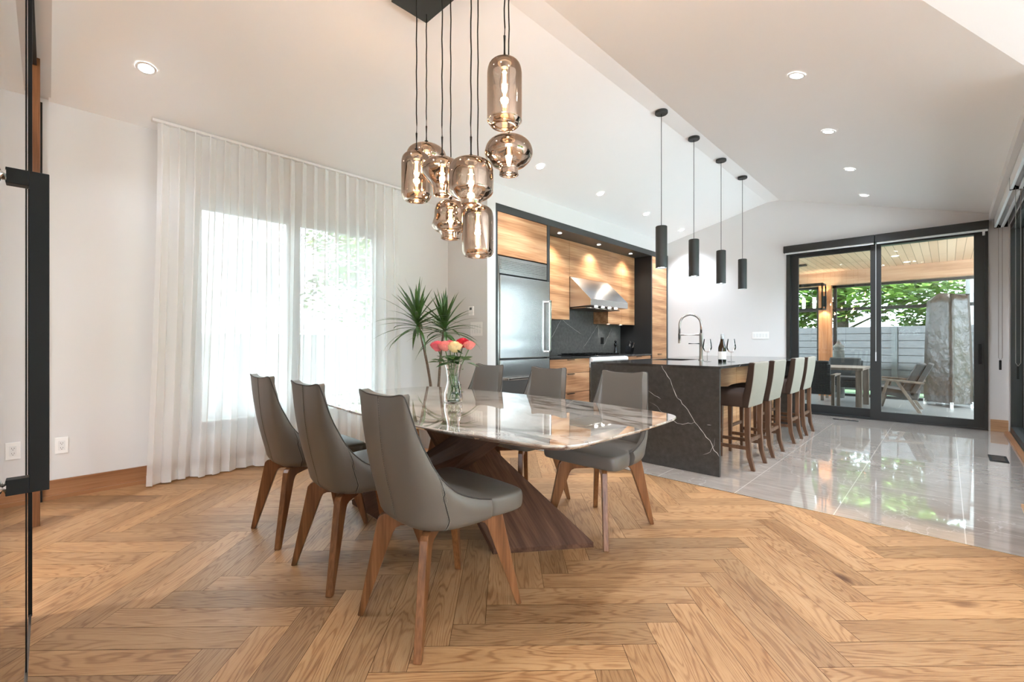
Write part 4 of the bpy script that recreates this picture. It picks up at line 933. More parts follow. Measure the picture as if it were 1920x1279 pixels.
bm = bmesh.new(); prism(bm, [(-0.06, 0), (0.06, 0), (0.085, 0.11), (-0.015, 0.16)], 0.10, Matrix(((1, 0, 0, 0), (0, 0, 1, -0.05), (0, 1, 0, 0), (0, 0, 0, 1)))); obj('block', bm, 'black_gloss', kb, bevel=0.004)
for k_ in range(6):
    bm = bmesh.new(); a = Vector((0.0+0.03*(k_ % 3), -0.03+0.03*(k_//2), 0.14-0.014*(k_ % 3))); d_ = Vector((0.35, 0, 0.93)); tube(bm, [a, a+d_*0.10], 0.008, 8); obj('knife_handle', bm, 'chrome' if k_ % 2 else 'black_metal', kb)
# ------------------------------------------------------------------ ISLAND
IX0, IX1, IY0, IY1 = -2.625, -1.356, 3.87, 6.97
isl = thing('kitchen_island', 'kitchen island in dark grey stone with white veins and a waterfall end', 'kitchen island')
bm = bmesh.new(); t_ = 0.022; SX0, SX1, SY0, SY1 = -2.48, -2.08, 4.80, 5.35
bx(bm, IX0, SX0, IY0, IY1, 0.92-t_, 0.92); bx(bm, SX1, IX1, IY0, IY1, 0.92-t_, 0.92); bx(bm, SX0, SX1, IY0, SY0, 0.92-t_, 0.92); bx(bm, SX0, SX1, SY1, IY1, 0.92-t_, 0.92)
ribbon(bm, [(IX1, 4.35, 0.899), (IX1, 4.42, 0.919)], 0.002, (1, 0, 0), seed=4, jit=0.001)
obj('countertop', bm, 'island_top', isl, mats=['island_top', 'vein_white'], normals=False)
bm = bmesh.new(); bx(bm, SX0, SX1, SY0, SY1, 0.70, 0.71); bx(bm, SX0-.01, SX0, SY0, SY1, 0.70, 0.897); bx(bm, SX1, SX1+.01, SY0, SY1, 0.70, 0.897); bx(bm, SX0, SX1, SY0-.01, SY0, 0.70, 0.897); bx(bm, SX0, SX1, SY1, SY1+.01, 0.70, 0.897)
obj('sink_basin', bm, 'brushed_steel', isl)
bm = bmesh.new(); bx(bm, IX0, IX1, IY0, IY0+0.03, 0, 0.92-t_)
c8 = lambda x, y: on_y(1240+x/3.761, 560+y/3.761, IY0); c3_ = lambda x, y: on_y(1000+x/3.2, 660+y/3.2, IY0)
ribbon(bm, [c8(*p) for p in ((0,475),(30,520),(75,600),(100,680),(150,740),(200,810),(235,875),(280,920),(320,975),(360,1030),(375,1070),(411,1112))], 0.0026, (0, -1, 0), seed=1, jit=0.006)
ribbon(bm, [c8(*p) for p in ((235,875),(190,880),(150,888),(110,878),(85,865))], 0.0018, (0, -1, 0), seed=2)
ribbon(bm, [c3_(*p) for p in ((690,235),(730,262),(765,285))], 0.0014, (0, -1, 0), seed=3)
ribbon(bm, [c3_(*p) for p in ((385,208),(400,211),(440,213))], 0.0022, (0, -1, 0), seed=5)
ribbon(bm, [c3_(*p) for p in ((1092,520),(1080,560),(1060,600),(1020,618))], 0.0009, (0, -1, 0), seed=6)
ribbon(bm, [c3_(*p) for p in ((1042,440),(1068,443))], 0.0018, (0, -1, 0), seed=8)
ribbon(bm, [c3_(*p) for p in ((840,415),(800,395),(745,330),(700,300))], 0.0009, (0, -1, 0), seed=9)
obj('end_panel', bm, 'island_stone', isl, mats=['island_stone', 'vein_white'], normals=False)
box('end_panel', IX0, IX1, IY1-0.03, IY1, 0, 0.92-t_, 'island_stone', isl)
box('cabinet_body', IX0+0.04, -1.735, IY0+0.03, IY1-0.03, 0.0, 0.92-t_, 'charcoal', isl)
for k_ in range(4):
    ya = IY0+0.03+k_*0.76; box('back_panel', -1.735, -1.715, ya+.002, min(ya+0.76, IY1-.03)-.002, 0.0, 0.92-t_-.002, 'kitchen_wood', isl)
fa = thing('kitchen_faucet', 'tall arched gun metal faucet at the island sink', 'faucet', (-1.97, 5.06, 0.92))
bm = bmesh.new(); tube(bm, [(0, 0, 0), (0, 0, 0.30)], 0.019, 16); lathe(bm, [(0, 0), (0.028, 0), (0.028, 0.008), (0, 0.01)], n=20); obj('faucet_body', bm, 'gun_metal', fa, smooth=False)
dv = Vector((-0.93, -0.37, 0)); bm = bmesh.new(); R_ = 0.112
pts = [(0, 0, 0.28), (0, 0, 0.40)]+[tuple(dv*(R_-R_*math.cos(a))+Vector((0, 0, 0.40+R_*math.sin(a)))) for a in [PI*i/14 for i in range(1, 15)]]+[tuple(dv*2*R_+Vector((0, 0, 0.24)))]
tube(bm, pts, 0.012, 12); obj('spout', bm, 'gun_metal', fa, smooth=True)
bm = bmesh.new(); tube(bm, [tuple(dv*0.02+Vector((0, 0, 0.285))), tuple(dv*2*R_+Vector((0, 0, 0.285)))], 0.011, 10); obj('spout_arm', bm, 'gun_metal', fa)
bm = bmesh.new(); p_ = dv*2*R_; tube(bm, [tuple(p_+Vector((0, 0, 0.30))), tuple(p_+Vector((0, 0, 0.19)))], 0.016, 12); obj('spray_head', bm, 'gun_metal', fa)
bm = bmesh.new(); tube(bm, [tuple(dv*0.015+Vector((0, 0, 0.185))), tuple(dv*0.13+Vector((0, 0, 0.185)))], 0.006, 8); obj('lever', bm, 'black_metal', fa)
wb_ = thing('wine_bottle', 'half full white wine bottle with a pale label on the island', 'bottle', (-1.638, 4.751, 0.92))
pfb = P([(0.0, 0.002), (0.034, 0.0), (0.037, 0.01), (0.037, 0.13), (0.034, 0.155), (0.022, 0.195), (0.0155, 0.23), (0.0145, 0.27), (0.0155, 0.282), (0.0, 0.283)])
bm = bmesh.new(); lathe(bm, pfb, n=28); obj('bottle_body', bm, 'bottle_glass', wb_, smooth=True)
bm = bmesh.new(); lathe(bm, [(0.0375, 0.028), (0.0378, 0.03), (0.0378, 0.105), (0.0375, 0.107)], n=28); obj('bottle_label', bm, 'wine_label', wb_, smooth=True)
bm = bmesh.new(); lathe(bm, [(0.0165, 0.235), (0.016, 0.284), (0, 0.2855)], n=20); obj('foil_cap', bm, 'foil', wb_, smooth=True)
bm = bmesh.new(); lathe(bm, [(0, 0.002), (0.0365, 0.002), (0.0365, 0.024), (0, 0.024)], n=24); obj('bottle_foot', bm, 'black_gloss', wb_)
wg = None
for (x, y, lb) in ((-1.80, 4.79, 'clear wine glass left of the bottle, before the faucet'), (-1.60, 4.90, 'clear wine glass right of the bottle')):
    if wg is None:
        wg = thing('wine_glass', '', 'wine glass', group='wine glasses on the island')
        bm = bmesh.new(); lathe(bm, [(0, 0.006), (0.012, 0.006), (0.038, 0.001), (0.038, 0.0)], n=28); obj('foot', bm, 'wine_glass_clear', wg, smooth=True)
        bm = bmesh.new(); tube(bm, [(0, 0, 0.004), (0, 0, 0.095)], 0.0035, 10); obj('stem', bm, 'clear_glass', wg, smooth=True)
        bm = bmesh.new(); lathe(bm, P([(0.003, 0.093), (0.025, 0.105), (0.043, 0.135), (0.045, 0.16), (0.036, 0.215), (0.033, 0.235)]), n=32); obj('bowl', bm, 'wine_glass_clear', wg, smooth=True)
        q = wg
    else: q = dup(wg, (x, y, 0.92))
    q.location = (x, y, 0.9202); q['label'] = lb
# ------------------------------------------------------------------ BAR STOOLS (face -x, back towards +x)
def make_stool():
    t = thing('bar_stool', '', 'bar stool', group='bar stools along the island')
    # local: x back-to-front: back at +x
    bm = bmesh.new(); n = 10; rows = []
    for j in range(n+1):
        u = j/n; z = 0.545+(0.945-0.545)*u; xr = 0.165+0.055*u**1.5+0.015*math.sin(PI*u); th = 0.075-0.020*u; hw = 0.205+0.010*u
        rows.append((z, xr, th, hw))
    ringv = []
    for z, xr, th, hw in rows:
        ringv.append([bm.verts.new(p) for p in ((xr-th, -hw, z), (xr-th*0.9, -hw*0.6, z), (xr-th*0.9, hw*0.6, z), (xr-th, hw, z), (xr, hw, z), (xr, hw*0.6, z), (xr, -hw*0.6, z), (xr, -hw, z))])
    for A, B in zip(ringv, ringv[1:]):
        for i in range(8):
            f = bm.faces.new((A[i], A[(i+1) % 8], B[(i+1) % 8], B[i]))
            if i in (4, 5, 6): f.material_index = 1
    bm.faces.new(ringv[0][::-1]); f = bm.faces.new(ringv[-1]); f.material_index = 1
    obj('backrest', bm, None, t, smooth=True, bevel=0.012, seg=3, mats=['stool_brown', 'stool_grey'])  # rear and top faces light grey, the others dark brown
    bm = bmesh.new(); rings = []
    ol = [(-.23,-.18),(-.235,0),(-.23,.18),(-.20,.212),(0,.218),(.11,.210),(.13,.19),(.13,-.19),(.11,-.210),(0,-.218),(-.20,-.212)]
    for zz, sc in ((0.55, 0.98), (0.56, 1.0), (0.635, 1.0), (0.665, 0.97), (0.685, 0.85), (0.695, 0.5)):
        rings.append([bm.verts.new((x*sc if x < 0 else x, y*sc, zz)) for x, y in ol])
    for A, B in zip(rings, rings[1:]):
        for i in range(len(ol)): bm.faces.new((A[i], A[(i+1) % len(ol)], B[(i+1) % len(ol)], B[i]))
    bm.faces.new(rings[0][::-1]); bm.faces.new(rings[-1]); obj('seat', bm, 'stool_brown', t, smooth=True)
    for sy in (-1, 1):
        bm = bmesh.new(); tube_pts = [(0.150, sy*0.178, 0.552), (0.148, sy*0.178, 0.30), (0.162, sy*0.178, 0.12), (0.195, sy*0.178, 0.0)]
        ring_prev = None
        for (x, y, z), w_ in zip(tube_pts, (0.021, 0.020, 0.019, 0.016)):
            cur = [bm.verts.new(p) for p in ((x-w_, y-w_, z), (x+w_, y-w_, z), (x+w_, y+w_, z), (x-w_, y+w_, z))]
            if ring_prev:
                for i in range(4): bm.faces.new((ring_prev[i], ring_prev[(i+1) % 4], cur[(i+1) % 4], cur[i]))
            else: bm.faces.new(cur)
            ring_prev = cur
        bm.faces.new(ring_prev[::-1]); obj('leg', bm, 'stool_leg', t, bevel=0.003)
        bm = bmesh.new(); ring_prev = None
        for z, w_ in ((0.552, 0.021), (0.0, 0.014)):
            cur = [bm.verts.new((-0.20+a*w_, sy*0.178+b_*w_, z)) for a, b_ in ((-1,-1),(1,-1),(1,1),(-1,1))]
            if ring_prev:
                for i in range(4): bm.faces.new((ring_prev[i], ring_prev[(i+1) % 4], cur[(i+1) % 4], cur[i]))
            else: bm.faces.new(cur)
            ring_prev = cur
        bm.faces.new(ring_prev[::-1]); obj('leg', bm, 'stool_leg', t, bevel=0.003)
        box('side_stretcher', -0.19, 0.15, sy*0.178-0.010, sy*0.178+0.010, 0.175, 0.205, 'stool_leg', t)
    box('front_stretcher', -0.212, -0.192, -0.16, 0.16, 0.245, 0.275, 'stool_leg', t); box('back_stretcher', 0.142, 0.160, -0.16, 0.16, 0.235, 0.265, 'stool_leg', t)
    return t
stool = make_stool()
for i, (y, lb) in enumerate(((4.445, 'nearest the dining table'), (5.07, 'second from the dining table'), (5.905, 'third from the dining table'), (6.52, 'nearest the patio door'))):
    q = stool if i == 0 else dup(stool, (-1.40, y, 0))
    q.location = (-1.405, y, 0); q['label'] = 'dark brown bar stool with a grey back, '+lb
# ------------------------------------------------------------------ LOW BENCH at right edge
bn = thing('low_bench', 'corner of a low light oak bench at the right edge', 'bench', (0.0, 0, 0))
box('bench_top', 0.312, 0.56, 3.2, 3.99, 0.145, 0.17, 'oak_trim_x', bn, bevel=0.004); box('bench_back', 0.345, 0.375, 3.2, 4.03, 0.0, 0.262, 'oak_trim_x', bn, bevel=0.004)
# ------------------------------------------------------------------ GLASS DOOR with pull handle at the left
gd = thing('door_2', 'open black edged glass door with a square black pull handle', 'door'); gd['kind'] = 'structure'
box('door_glass', -2.66, -0.30, -0.062, -0.052, 0.02, 2.80, 'door_glass', gd)
box('door_stile', -2.676, -2.660, -0.068, -0.046, 0.012, 2.80, 'black_metal', gd); box('bottom_rail', -2.66, -0.30, -0.066, -0.048, 0.006, 0.02, 'gun_metal', gd)
box('panel_seal', -2.215, -2.203, -0.064, -0.050, 0.02, 2.80, 'black_metal', gd)
bm = bmesh.new(); xh = -1.04
bx(bm, xh-0.011, xh+0.011, -0.021, 0.001, 0.885, 1.388); bx(bm, xh-0.011, xh+0.011, -0.046, -0.021, 1.364, 1.388); bx(bm, xh-0.011, xh+0.011, -0.046, -0.021, 0.885, 0.909)
ph = obj('pull_handle', bm, 'black_metal', gd, bevel=0.001)
bm = bmesh.new()
for z in (1.376, 0.897): tube(bm, [(xh, -0.052, z), (xh, -0.045, z)], 0.014, 16)
obj('handle_standoff', bm, 'chrome', ph)
# opening beyond the door: slim black post and wooden slab
struct(box('trim_6', XL+0.034, XL+0.05, -0.055, -0.03, 0.0, 2.80, 'black_metal'), 'slim black jamb at the end of the left wall', 'trim')
tag(box('wooden_post', -4.03, -3.97, -0.082, -0.036, 0, 2.85, 'walnut_leg', bevel=0.002), 'narrow brown wooden post glimpsed behind the square door handle', 'post')
# ------------------------------------------------------------------ PATIO
struct(box('patio_floor', -4.2, 3.2, 8.45, 11.75, -0.15, -0.01, 'patio_tile'), 'grey tiled patio floor', 'floor')
struct(box('patio_ceiling', -4.2, 1.6, 8.45, 11.7, 2.60, 2.68, 'plank_ceiling'), 'light wood plank patio ceiling', 'ceiling')
struct(box('patio_beam', -4.2, 1.6, 11.42, 11.62, 2.32, 2.60, 'cedar_beam'), 'large pale wooden beam of the patio roof', 'beam')
def post(x0, x1, lb): tag(box('wooden_post', x0, x1, 11.42, 11.60, -0.01, 2.32, 'cedar', bevel=0.004), lb, 'post')
post(-1.97, -1.75, 'square cedar post of the patio roof')
sc_ = thing('screen_frame', 'black screen framing between the patio posts', 'screen frame')
bm = bmesh.new()
for x in (-3.2, -2.0, -1.71, 0.62): bx(bm, x-0.03, x+0.03, 11.60, 11.66, 0, 2.32)
obj('upright_bars', bm, 'dark_frame', sc_)
bm = bmesh.new(); bx(bm, -4.2, 1.6, 11.60, 11.66, 2.27, 2.32); bx(bm, -4.2, 1.6, 11.60, 11.66, 0, 0.05); obj('top_and_bottom_rails', bm, 'dark_frame', sc_)
box('middle_rail', -4.2, 1.6, 11.60, 11.66, 1.785, 1.845, 'dark_frame', sc_)
def fence(name, lb, axis, p, a0, a1, ztop, posts, fm='fence_grey'):
    e = thing(name, lb, 'fence'); bm = bmesh.new(); nb = 9; h_ = ztop/nb
    for k_ in range(nb):
        if axis == 'y': bx(bm, a0, a1, p, p+0.020, k_*h_+0.012, (k_+1)*h_)
        else: bx(bm, p-0.025, p-0.006*(k_ % 2), a0, a1, k_*h_, (k_+1)*h_)
    obj('boards', bm, fm, e)
    if axis == 'y': box('backing_board', a0, a1, p+0.021, p+0.03, 0, ztop-0.01, 'matte_black', e)
    for q_ in posts:
        if axis == 'y': box('fence_post', q_-0.05, q_+0.05, p-0.05, p, 0, ztop, 'charcoal', e)
        else: box('fence_post', p, p+0.05, q_-0.05, q_+0.05, 0, ztop, 'charcoal', e)
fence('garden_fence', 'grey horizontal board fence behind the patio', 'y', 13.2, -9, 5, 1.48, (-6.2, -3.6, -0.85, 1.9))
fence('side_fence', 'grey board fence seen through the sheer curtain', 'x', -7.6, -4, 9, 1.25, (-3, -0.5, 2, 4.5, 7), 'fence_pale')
struct(box('ground', -30, 30, -20, 40, -0.35, -0.16, 'grass'), 'lawn around the house', 'ground')
struct(box('reflector', 0.72, 9, 4.3, 9.5, -0.16, -0.06, 'pale_reflector'), 'added pale terrace outside the right windows', 'ground')  # pale slabs added outside to bounce daylight up to the ceiling
struct(box('reflector_2', 4.15, 14, -12, 4.3, -0.16, -0.06, 'pale_reflector'), 'added pale terrace beyond the living area', 'ground')
struct(box('reflector_4', -7.55, -4.76, -6, 8, -0.16, -0.06, 'pale_reflector'), 'added pale reflector outside the curtained window', 'ground')  # added to bounce daylight through the left window onto the far slope
struct(box('reflector_3', -6, 4.15, -12, -3.62, -0.16, -0.06, 'pale_reflector'), 'added pale terrace behind the hallway', 'ground')
# neighbouring buildings
nb = thing('neighbour_house', 'pale neighbouring house seen through the curtain', 'building')
box('house_wall', -17, -12.7, -6, 4.2, -0.2, 7.5, 'stucco_white', nb)
for (y, z) in ((-3, 3.2), (0.6, 3.2), (3.2, 3.0), (0.6, 5.6)): box('house_window', -12.7, -12.65, y, y+0.9, z-0.6, z+0.7, 'grey_frame', nb)
sw_ = thing('garden_house', 'pale stone building corner behind the covered heater', 'building')
box('house_wall', 0.35, 5, 13.6, 17, -0.2, 6, 'stone_wall', sw_)
def tree(name, x, y, h_, r, n, mat, lb, cat='tree', cz=None, flat=0.8, leaf_=0.09, seed=0):
    rnd = random.Random(seed); e = thing(name, lb, cat, (x, y, -0.16))
    bm = bmesh.new(); tube(bm, [(0, 0, 0), (0.08, 0.05, h_*0.35), (-0.05, 0.1, h_*0.7)], [r*0.07+0.05, r*0.05+0.03, 0.03], 10)
    for k_ in range(6):
        a = k_*1.05; tube(bm, [(0.03, 0.05, h_*(0.3+0.05*k_)), (math.cos(a)*r*0.7, math.sin(a)*r*0.7, h_*(0.5+0.06*k_))], [0.045, 0.012], 6)
    obj('trunk', bm, 'bark', e, smooth=True)
    bm = bmesh.new(); cz = cz if cz is not None else h_*0.72
    blobs = [(Vector((rnd.uniform(-1, 1)*r*0.8, rnd.uniform(-1, 1)*r*0.8, cz+rnd.uniform(-1, 1)*r*flat*0.75)), rnd.uniform(0.25, 0.45)*r) for _ in range(26)]
    for k_ in range(n):
        c_, br_ = blobs[rnd.randrange(len(blobs))]
        d_ = Vector((rnd.gauss(0, 1), rnd.gauss(0, 1), rnd.gauss(0, 0.6))).normalized(); p = c_+Vector((d_.x, d_.y, d_.z*flat))*br_*rnd.uniform(0.5, 1.05)
        a = rnd.uniform(0, 2*PI); ux = Vector((math.cos(a), math.sin(a), rnd.uniform(-.5, .5))).normalized(); uy = ux.cross(Vector((rnd.gauss(0, .4), rnd.gauss(0, .4), 1))).normalized(); L_ = leaf_*rnd.uniform(0.6, 1.3)
        bm.faces.new([bm.verts.new(q_) for q_ in (p-ux*L_, p-uy*L_*0.45, p+ux*L_, p+uy*L_*0.45)])
    obj('foliage', bm, mat, e, normals=False)
tree('maple_tree', -2.3, 16.2, 5.2, 2.6, 16000, 'foliage_light', 'bright green maple beyond the patio fence', seed=1, cz=3.0, leaf_=0.13)
tree('maple_tree', -8.2, 16.5, 5.5, 2.6, 9000, 'foliage', 'darker green tree left of the bright maple', seed=2, cz=3.0, leaf_=0.11)
tree('maple_tree', 0.8, 22.0, 6.5, 3.2, 9000, 'foliage_light', 'green tree further right beyond the patio fence', seed=3, cz=3.8, leaf_=0.13)
tree('garden_tree', -10.2, 6.6, 6.0, 2.3, 6000, 'foliage_light', 'green tree seen through the right half of the curtain', seed=4, cz=3.2, leaf_=0.11)
tree('garden_tree', 13.5, 10.5, 5.5, 2.4, 5000, 'foliage', 'green tree outside the right windows, farther from the camera', seed=5, cz=2.4, leaf_=0.12)
tree('garden_tree', 14.5, 3.6, 5.5, 2.4, 5000, 'foliage_light', 'green tree outside the right windows, nearer the camera', seed=6, cz=2.4, leaf_=0.12)
tree('garden_tree', 14.5, -2.6, 5.0, 2.4, 4000, 'foliage', 'green tree outside the living area window', seed=7, cz=2.2, leaf_=0.12)
def blocker(x0, x1, y0, y1, h_, lb, seed):  # leafy mass added out of view to block low sky light
    rnd = random.Random(seed); e = thing('blocker', lb, 'blocker', group='added light blockers around the terrace')
    box('blocker_core', x0+.15, x1-.15, y0+.15, y1-.15, -0.2, h_-.15, 'foliage', e)
    bm = bmesh.new()
    for _ in range(int(2600*max(x1-x0, y1-y0)/10)):
        p = Vector((rnd.uniform(x0, x1), rnd.uniform(y0, y1), rnd.uniform(0, h_)))
        if rnd.random() < .8:
            if x1-x0 < y1-y0: p.x = x0+rnd.uniform(0, .2)
            else: p.y = y1-rnd.uniform(0, .2)
        u_ = Vector((rnd.gauss(0,1), rnd.gauss(0,1), rnd.gauss(0,1))).normalized()*0.14; w_ = u_.cross(Vector((rnd.gauss(0,1), rnd.gauss(0,1), rnd.gauss(0,1)))).normalized()*0.07
        bm.faces.new([bm.verts.new(q) for q in (p-u_, p-w_, p+u_, p+w_)])
    obj('foliage', bm, 'foliage_light', e, normals=False)
blocker(8.6, 9.8, 3.5, 12.5, 3.3, 'added tall leafy hedge outside the right windows', 21)
blocker(10.6, 11.8, -10, 3.5, 3.3, 'added tall leafy hedge beyond the living area terrace', 22)
# covered heater
hc = thing('covered_patio_heater', 'tall patio heater under a creased dark vinyl cover', 'patio heater', (0.005, 11.12, -0.01))
bot = [(-.315, .08), (.055, -.385), (.315, -.05), (-.055, .40)]; bm = bmesh.new(); rings = []; nz = 22; nk = 6
for j in range(nz+1):
    t = j/nz; z = 0.07+1.83*t; sc = 1.0-0.13*t+0.03*math.sin(PI*t); ring = []
    for i in range(4):
        a, b_ = bot[i], bot[(i+1) % 4]
        for k_ in range(nk):
            u = k_/nk; x = a[0]*(1-u)+b_[0]*u; y = a[1]*(1-u)+b_[1]*u; w_ = 0.018*math.sin(9*u+13*t+i*2)*math.sin(PI*u)*(1.2-t)
            zz = z+(0.10*t*(1-abs(2*((i % 2)*1.0+u)-1)*0.3) if j == nz else 0); ring.append(bm.verts.new((x*(sc+w_*2), y*(sc+w_*2), zz-(0.09 if (j == nz and i in (0, 3) and u < .5) else 0))))
    rings.append(ring)
for A, B in zip(rings, rings[1:]):
    for i in range(len(A)): bm.faces.new((A[i], A[(i+1) % len(A)], B[(i+1) % len(A)], B[i]))
bm.faces.new(rings[-1]); obj('vinyl_cover', bm, 'cover_vinyl', hc, smooth=True)
for i, (x, y) in enumerate(bot):
    bm = bmesh.new(); tube(bm, [(x*.95, y*.95, 0), (x*.95, y*.95, 0.10)], 0.022, 10); obj('foot', bm, 'white_plastic', hc)
# patio table and chairs
pt = thing('patio_table', 'weathered wooden patio table', 'table', (-1.50, 9.92, -0.01))
box('tabletop', -0.52, 0.50, -0.56, 0.50, 0.66, 0.70, 'weathered', pt, bevel=0.003)
for x in (-0.46, 0.44):
    for y in (-0.50, 0.44): box('leg', x-0.04, x+0.04, y-0.04, y+0.04, 0, 0.66, 'weathered', pt)
def wicker(x, y, rz, lb):
    e = thing('wicker_armchair', lb, 'armchair', (x, y, -0.01), rz, 'dark wicker armchairs on the patio')
    bm = bmesh.new()  # back panel woven
    for k_ in range(15): bx(bm, -0.27, 0.27, -0.30+0.004*math.sin(k_), -0.265+0.004*math.sin(k_), 0.34+k_*0.029, 0.362+k_*0.029)
    for k_ in range(14): bx(bm, -0.265+k_*0.0405, -0.255+k_*0.0405, -0.306, -0.262, 0.33, 0.775)
    obj('backrest', bm, 'wicker_dark', e); box('back_cushion', -0.25, 0.25, -0.26, -0.15, 0.42, 0.83, 'cushion_dark', e, bevel=0.03, seg=3)
    box('seat', -0.27, 0.27, -0.26, 0.27, 0.28, 0.40, 'wicker_dark', e, bevel=0.01); box('seat_cushion', -0.25, 0.25, -0.15, 0.27, 0.40, 0.48, 'cushion_dark', e, bevel=0.025, seg=3)
    for sx in (-1, 1):
        box('armrest', sx*0.30-0.03, sx*0.30+0.03, -0.28, 0.28, 0.585, 0.61, 'weathered', e, bevel=0.004)
        for y_ in (-0.25, 0.25): box('leg', sx*0.30-0.022, sx*0.30+0.022, y_-0.022, y_+0.022, 0, 0.585, 'weathered', e)
    return e
w1 = wicker(-1.50, 9.27-0.10, 0, 'dark wicker armchair with its woven back to the patio door'); w1.location = (-1.62, 9.04, -0.01)
w2 = dup(w1, (-1.45, 10.75, -0.01), PI, 'dark wicker armchair on the far side of the patio table')
lc = thing('lounge_chair', 'low wicker lounge chair leaning back beside the patio table', 'lounge chair', (-0.55, 9.95, -0.01), 0)
def rbox(bm, c, sx, sy, sz, ry):
    M = Matrix.Translation(c) @ Matrix.Rotation(ry, 4, 'Y'); vs_ = bx(bm, -sx/2, sx/2, -sy/2, sy/2, -sz/2, sz/2)
    for v_ in vs_: v_.co = M @ v_.co
bm = bmesh.new(); rbox(bm, (-0.05, 0, 0.30), 0.55, 0.56, 0.12, 0.15); obj('seat', bm, 'wicker_dark', lc, bevel=0.01)
bm = bmesh.new(); rbox(bm, (0.25, 0, 0.52), 0.07, 0.56, 0.58, 0.42); obj('backrest', bm, 'wicker_dark', lc, bevel=0.01)
bm = bmesh.new(); rbox(bm, (0.16, 0, 0.56), 0.12, 0.50, 0.50, 0.42); obj('back_cushion', bm, 'cushion_dark', lc, bevel=0.03)
for sy in (-0.31, 0.31):
    bm = bmesh.new(); rbox(bm, (-0.02, sy, 0.50), 0.62, 0.06, 0.03, 0.06); obj('armrest', bm, 'weathered', lc)
    bm = bmesh.new(); rbox(bm, (0.10, sy, 0.245), 0.04, 0.035, 0.60, -0.52); obj('leg', bm, 'weathered', lc)
    bm = bmesh.new(); rbox(bm, (-0.22, sy, 0.245), 0.04, 0.035, 0.56, 0.25); obj('leg', bm, 'weathered', lc)
# side plant stand / torch in the back
tw = thing('garden_urn', 'grey carved urn standing at the patio edge', 'urn', (-1.60, 11.28, -0.01))
bm = bmesh.new(); lathe(bm, P([(0, 0), (0.10, 0), (0.09, 0.5), (0.10, 0.92), (0.08, 0.98), (0.10, 1.04), (0.05, 1.10), (0.02, 1.16), (0, 1.18)]), n=20); obj('urn_body', bm, 'stone_wall', tw, smooth=True)
# lantern chandelier on the patio
ln = thing('lantern_chandelier', 'black rectangular lantern with glass candle tubes hanging on the patio', 'lantern', (-2.06, 10.0, 2.60))
bm = bmesh.new(); bx(bm, -0.30, 0.30, -0.15, 0.15, -0.40, -0.385); r__ = 0.01
bm.free(); bm = bmesh.new()
X_, Y_ = 0.42, 0.16
for z in (-0.40, -0.86):
    for y in (-Y_, Y_): bx(bm, -X_, X_, y-r__, y+r__, z-r__, z+r__)
    for x in (-X_, X_): bx(bm, x-r__, x+r__, -Y_, Y_, z-r__, z+r__)
for x in (-X_, X_):
    for y in (-Y_, Y_): bx(bm, x-r__, x+r__, y-r__, y+r__, -0.86, -0.40)
bx(bm, -X_, X_, -r__, r__, -0.41, -0.39); bx(bm, -X_, X_, -r__*2, r__*2, -0.865, -0.845); obj('lantern_frame', bm, 'black_metal', ln)
box('ceiling_plate', -0.14, 0.14, -0.06, 0.06, -0.03, 0.0, 'black_metal', ln)
bm = bmesh.new(); tube(bm, [(0, 0, -0.03), (0, 0, -0.86)], 0.009, 8)
for k_ in range(8): lathe(bm, [(0.012, -0.05-k_*0.035), (0.018, -0.062-k_*0.035), (0.012, -0.075-k_*0.035)], n=8)
obj('hanging_rod', bm, 'black_metal', ln)
for x in (-0.27, -0.10, 0.10, 0.27):
    bm = bmesh.new(); tube(bm, [(x, 0, -0.80), (x, 0, -0.56)], 0.045, 16, cap=False); g_ = obj('candle_tube', bm, 'clear_glass', ln, smooth=True)
    bm = bmesh.new(); tube(bm, [(x, 0, -0.84), (x, 0, -0.64)], 0.024, 12); obj('candle', bm, 'candle_glow', g_)
pd = None
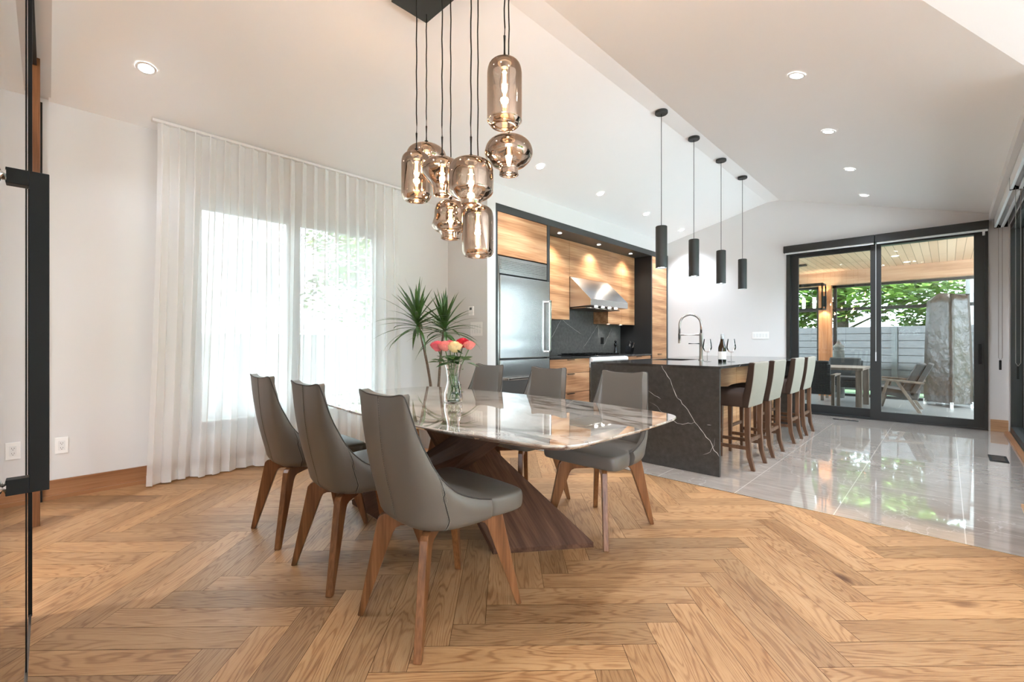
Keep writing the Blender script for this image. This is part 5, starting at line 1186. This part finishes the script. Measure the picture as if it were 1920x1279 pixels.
for i, (px_, py_, lb) in enumerate(((1682, 455, 'nearest the door'), (1678, 480, 'middle'), (1700, 491, 'nearest the beam'))):
    r_ = ray(px_, py_); t_ = (2.598-CAM_H)/r_.z; p = Vector((r_.x*t_, r_.y*t_, 2.598))
    if pd is None: pd = make_dl('patio_downlight', '', 'recessed lights of the patio ceiling', 0.05); q = pd
    else: q = dup(pd, p)
    q.location = p; q['label'] = 'small recessed light in the wood patio ceiling, '+lb
    light('patio_lamp', 'SPOT', p+Vector((0, 0, -0.03)), 30, (1, 0.85, 0.7), (0, 0, 0), spot_size=math.radians(110), spot_blend=0.7, shadow_soft_size=0.04)
sc2 = thing('wall_sconce', 'small black cylinder sconce on the cedar post', 'sconce', (-1.86, 11.42, 1.98))
bm = bmesh.new(); tube(bm, [(0, -0.07, -0.11), (0, -0.07, 0.11)], 0.045, 18); obj('sconce_body', bm, 'sconce_black', sc2); box('wall_plate', -0.03, 0.03, -0.03, 0.0, -0.04, 0.04, 'sconce_black', sc2)
light('sconce_lamp', 'SPOT', (-1.86, 11.33, 1.86), 12, (1, 0.7, 0.4), (0, 0, 0), spot_size=math.radians(100), spot_blend=0.6, shadow_soft_size=0.02)
light('sconce_lamp', 'SPOT', (-1.86, 11.33, 2.10), 8, (1, 0.7, 0.4), (PI, 0, 0), spot_size=math.radians(100), spot_blend=0.6, shadow_soft_size=0.02)
# fill lights added in the vaulted ceiling, out of frame, to brighten the dining floor
for (x, y, sd) in ((-2.25, 0.55, 'L'), (-1.25, 0.75, 'R'), (-0.45, 1.2, 'R'), (-0.55, 2.5, 'R')):
    z_ = zleft(x) if sd == 'L' else (zright(x) if x < LB(y) else zc(y))
    e = make_dl('recessed_downlight', 'unseen recessed light added high above the dining end', 'added fill lights above the dining end'); e.location = (x, y, z_-0.012)
    light('downlight_lamp', 'SPOT', (x, y, z_-0.05), 24, (1.0, 0.92, 0.84), (0, 0, 0), spot_size=math.radians(100), spot_blend=0.8, shadow_soft_size=0.05)
# hallway ceiling lamps behind the camera
for (x, y) in ((-3.2, -1.2), (-1.0, -1.6), (1.2, -1.2)):
    e = make_dl('hallway_downlight', 'round recessed light in the hallway ceiling', 'recessed lights of the hallway', 0.06); e.location = (x, y, 2.848)
    light('hallway_lamp', 'SPOT', (x, y, 2.83), 110, (1.0, 0.9, 0.8), (0, 0, 0), spot_size=math.radians(140), spot_blend=0.9, shadow_soft_size=0.08)
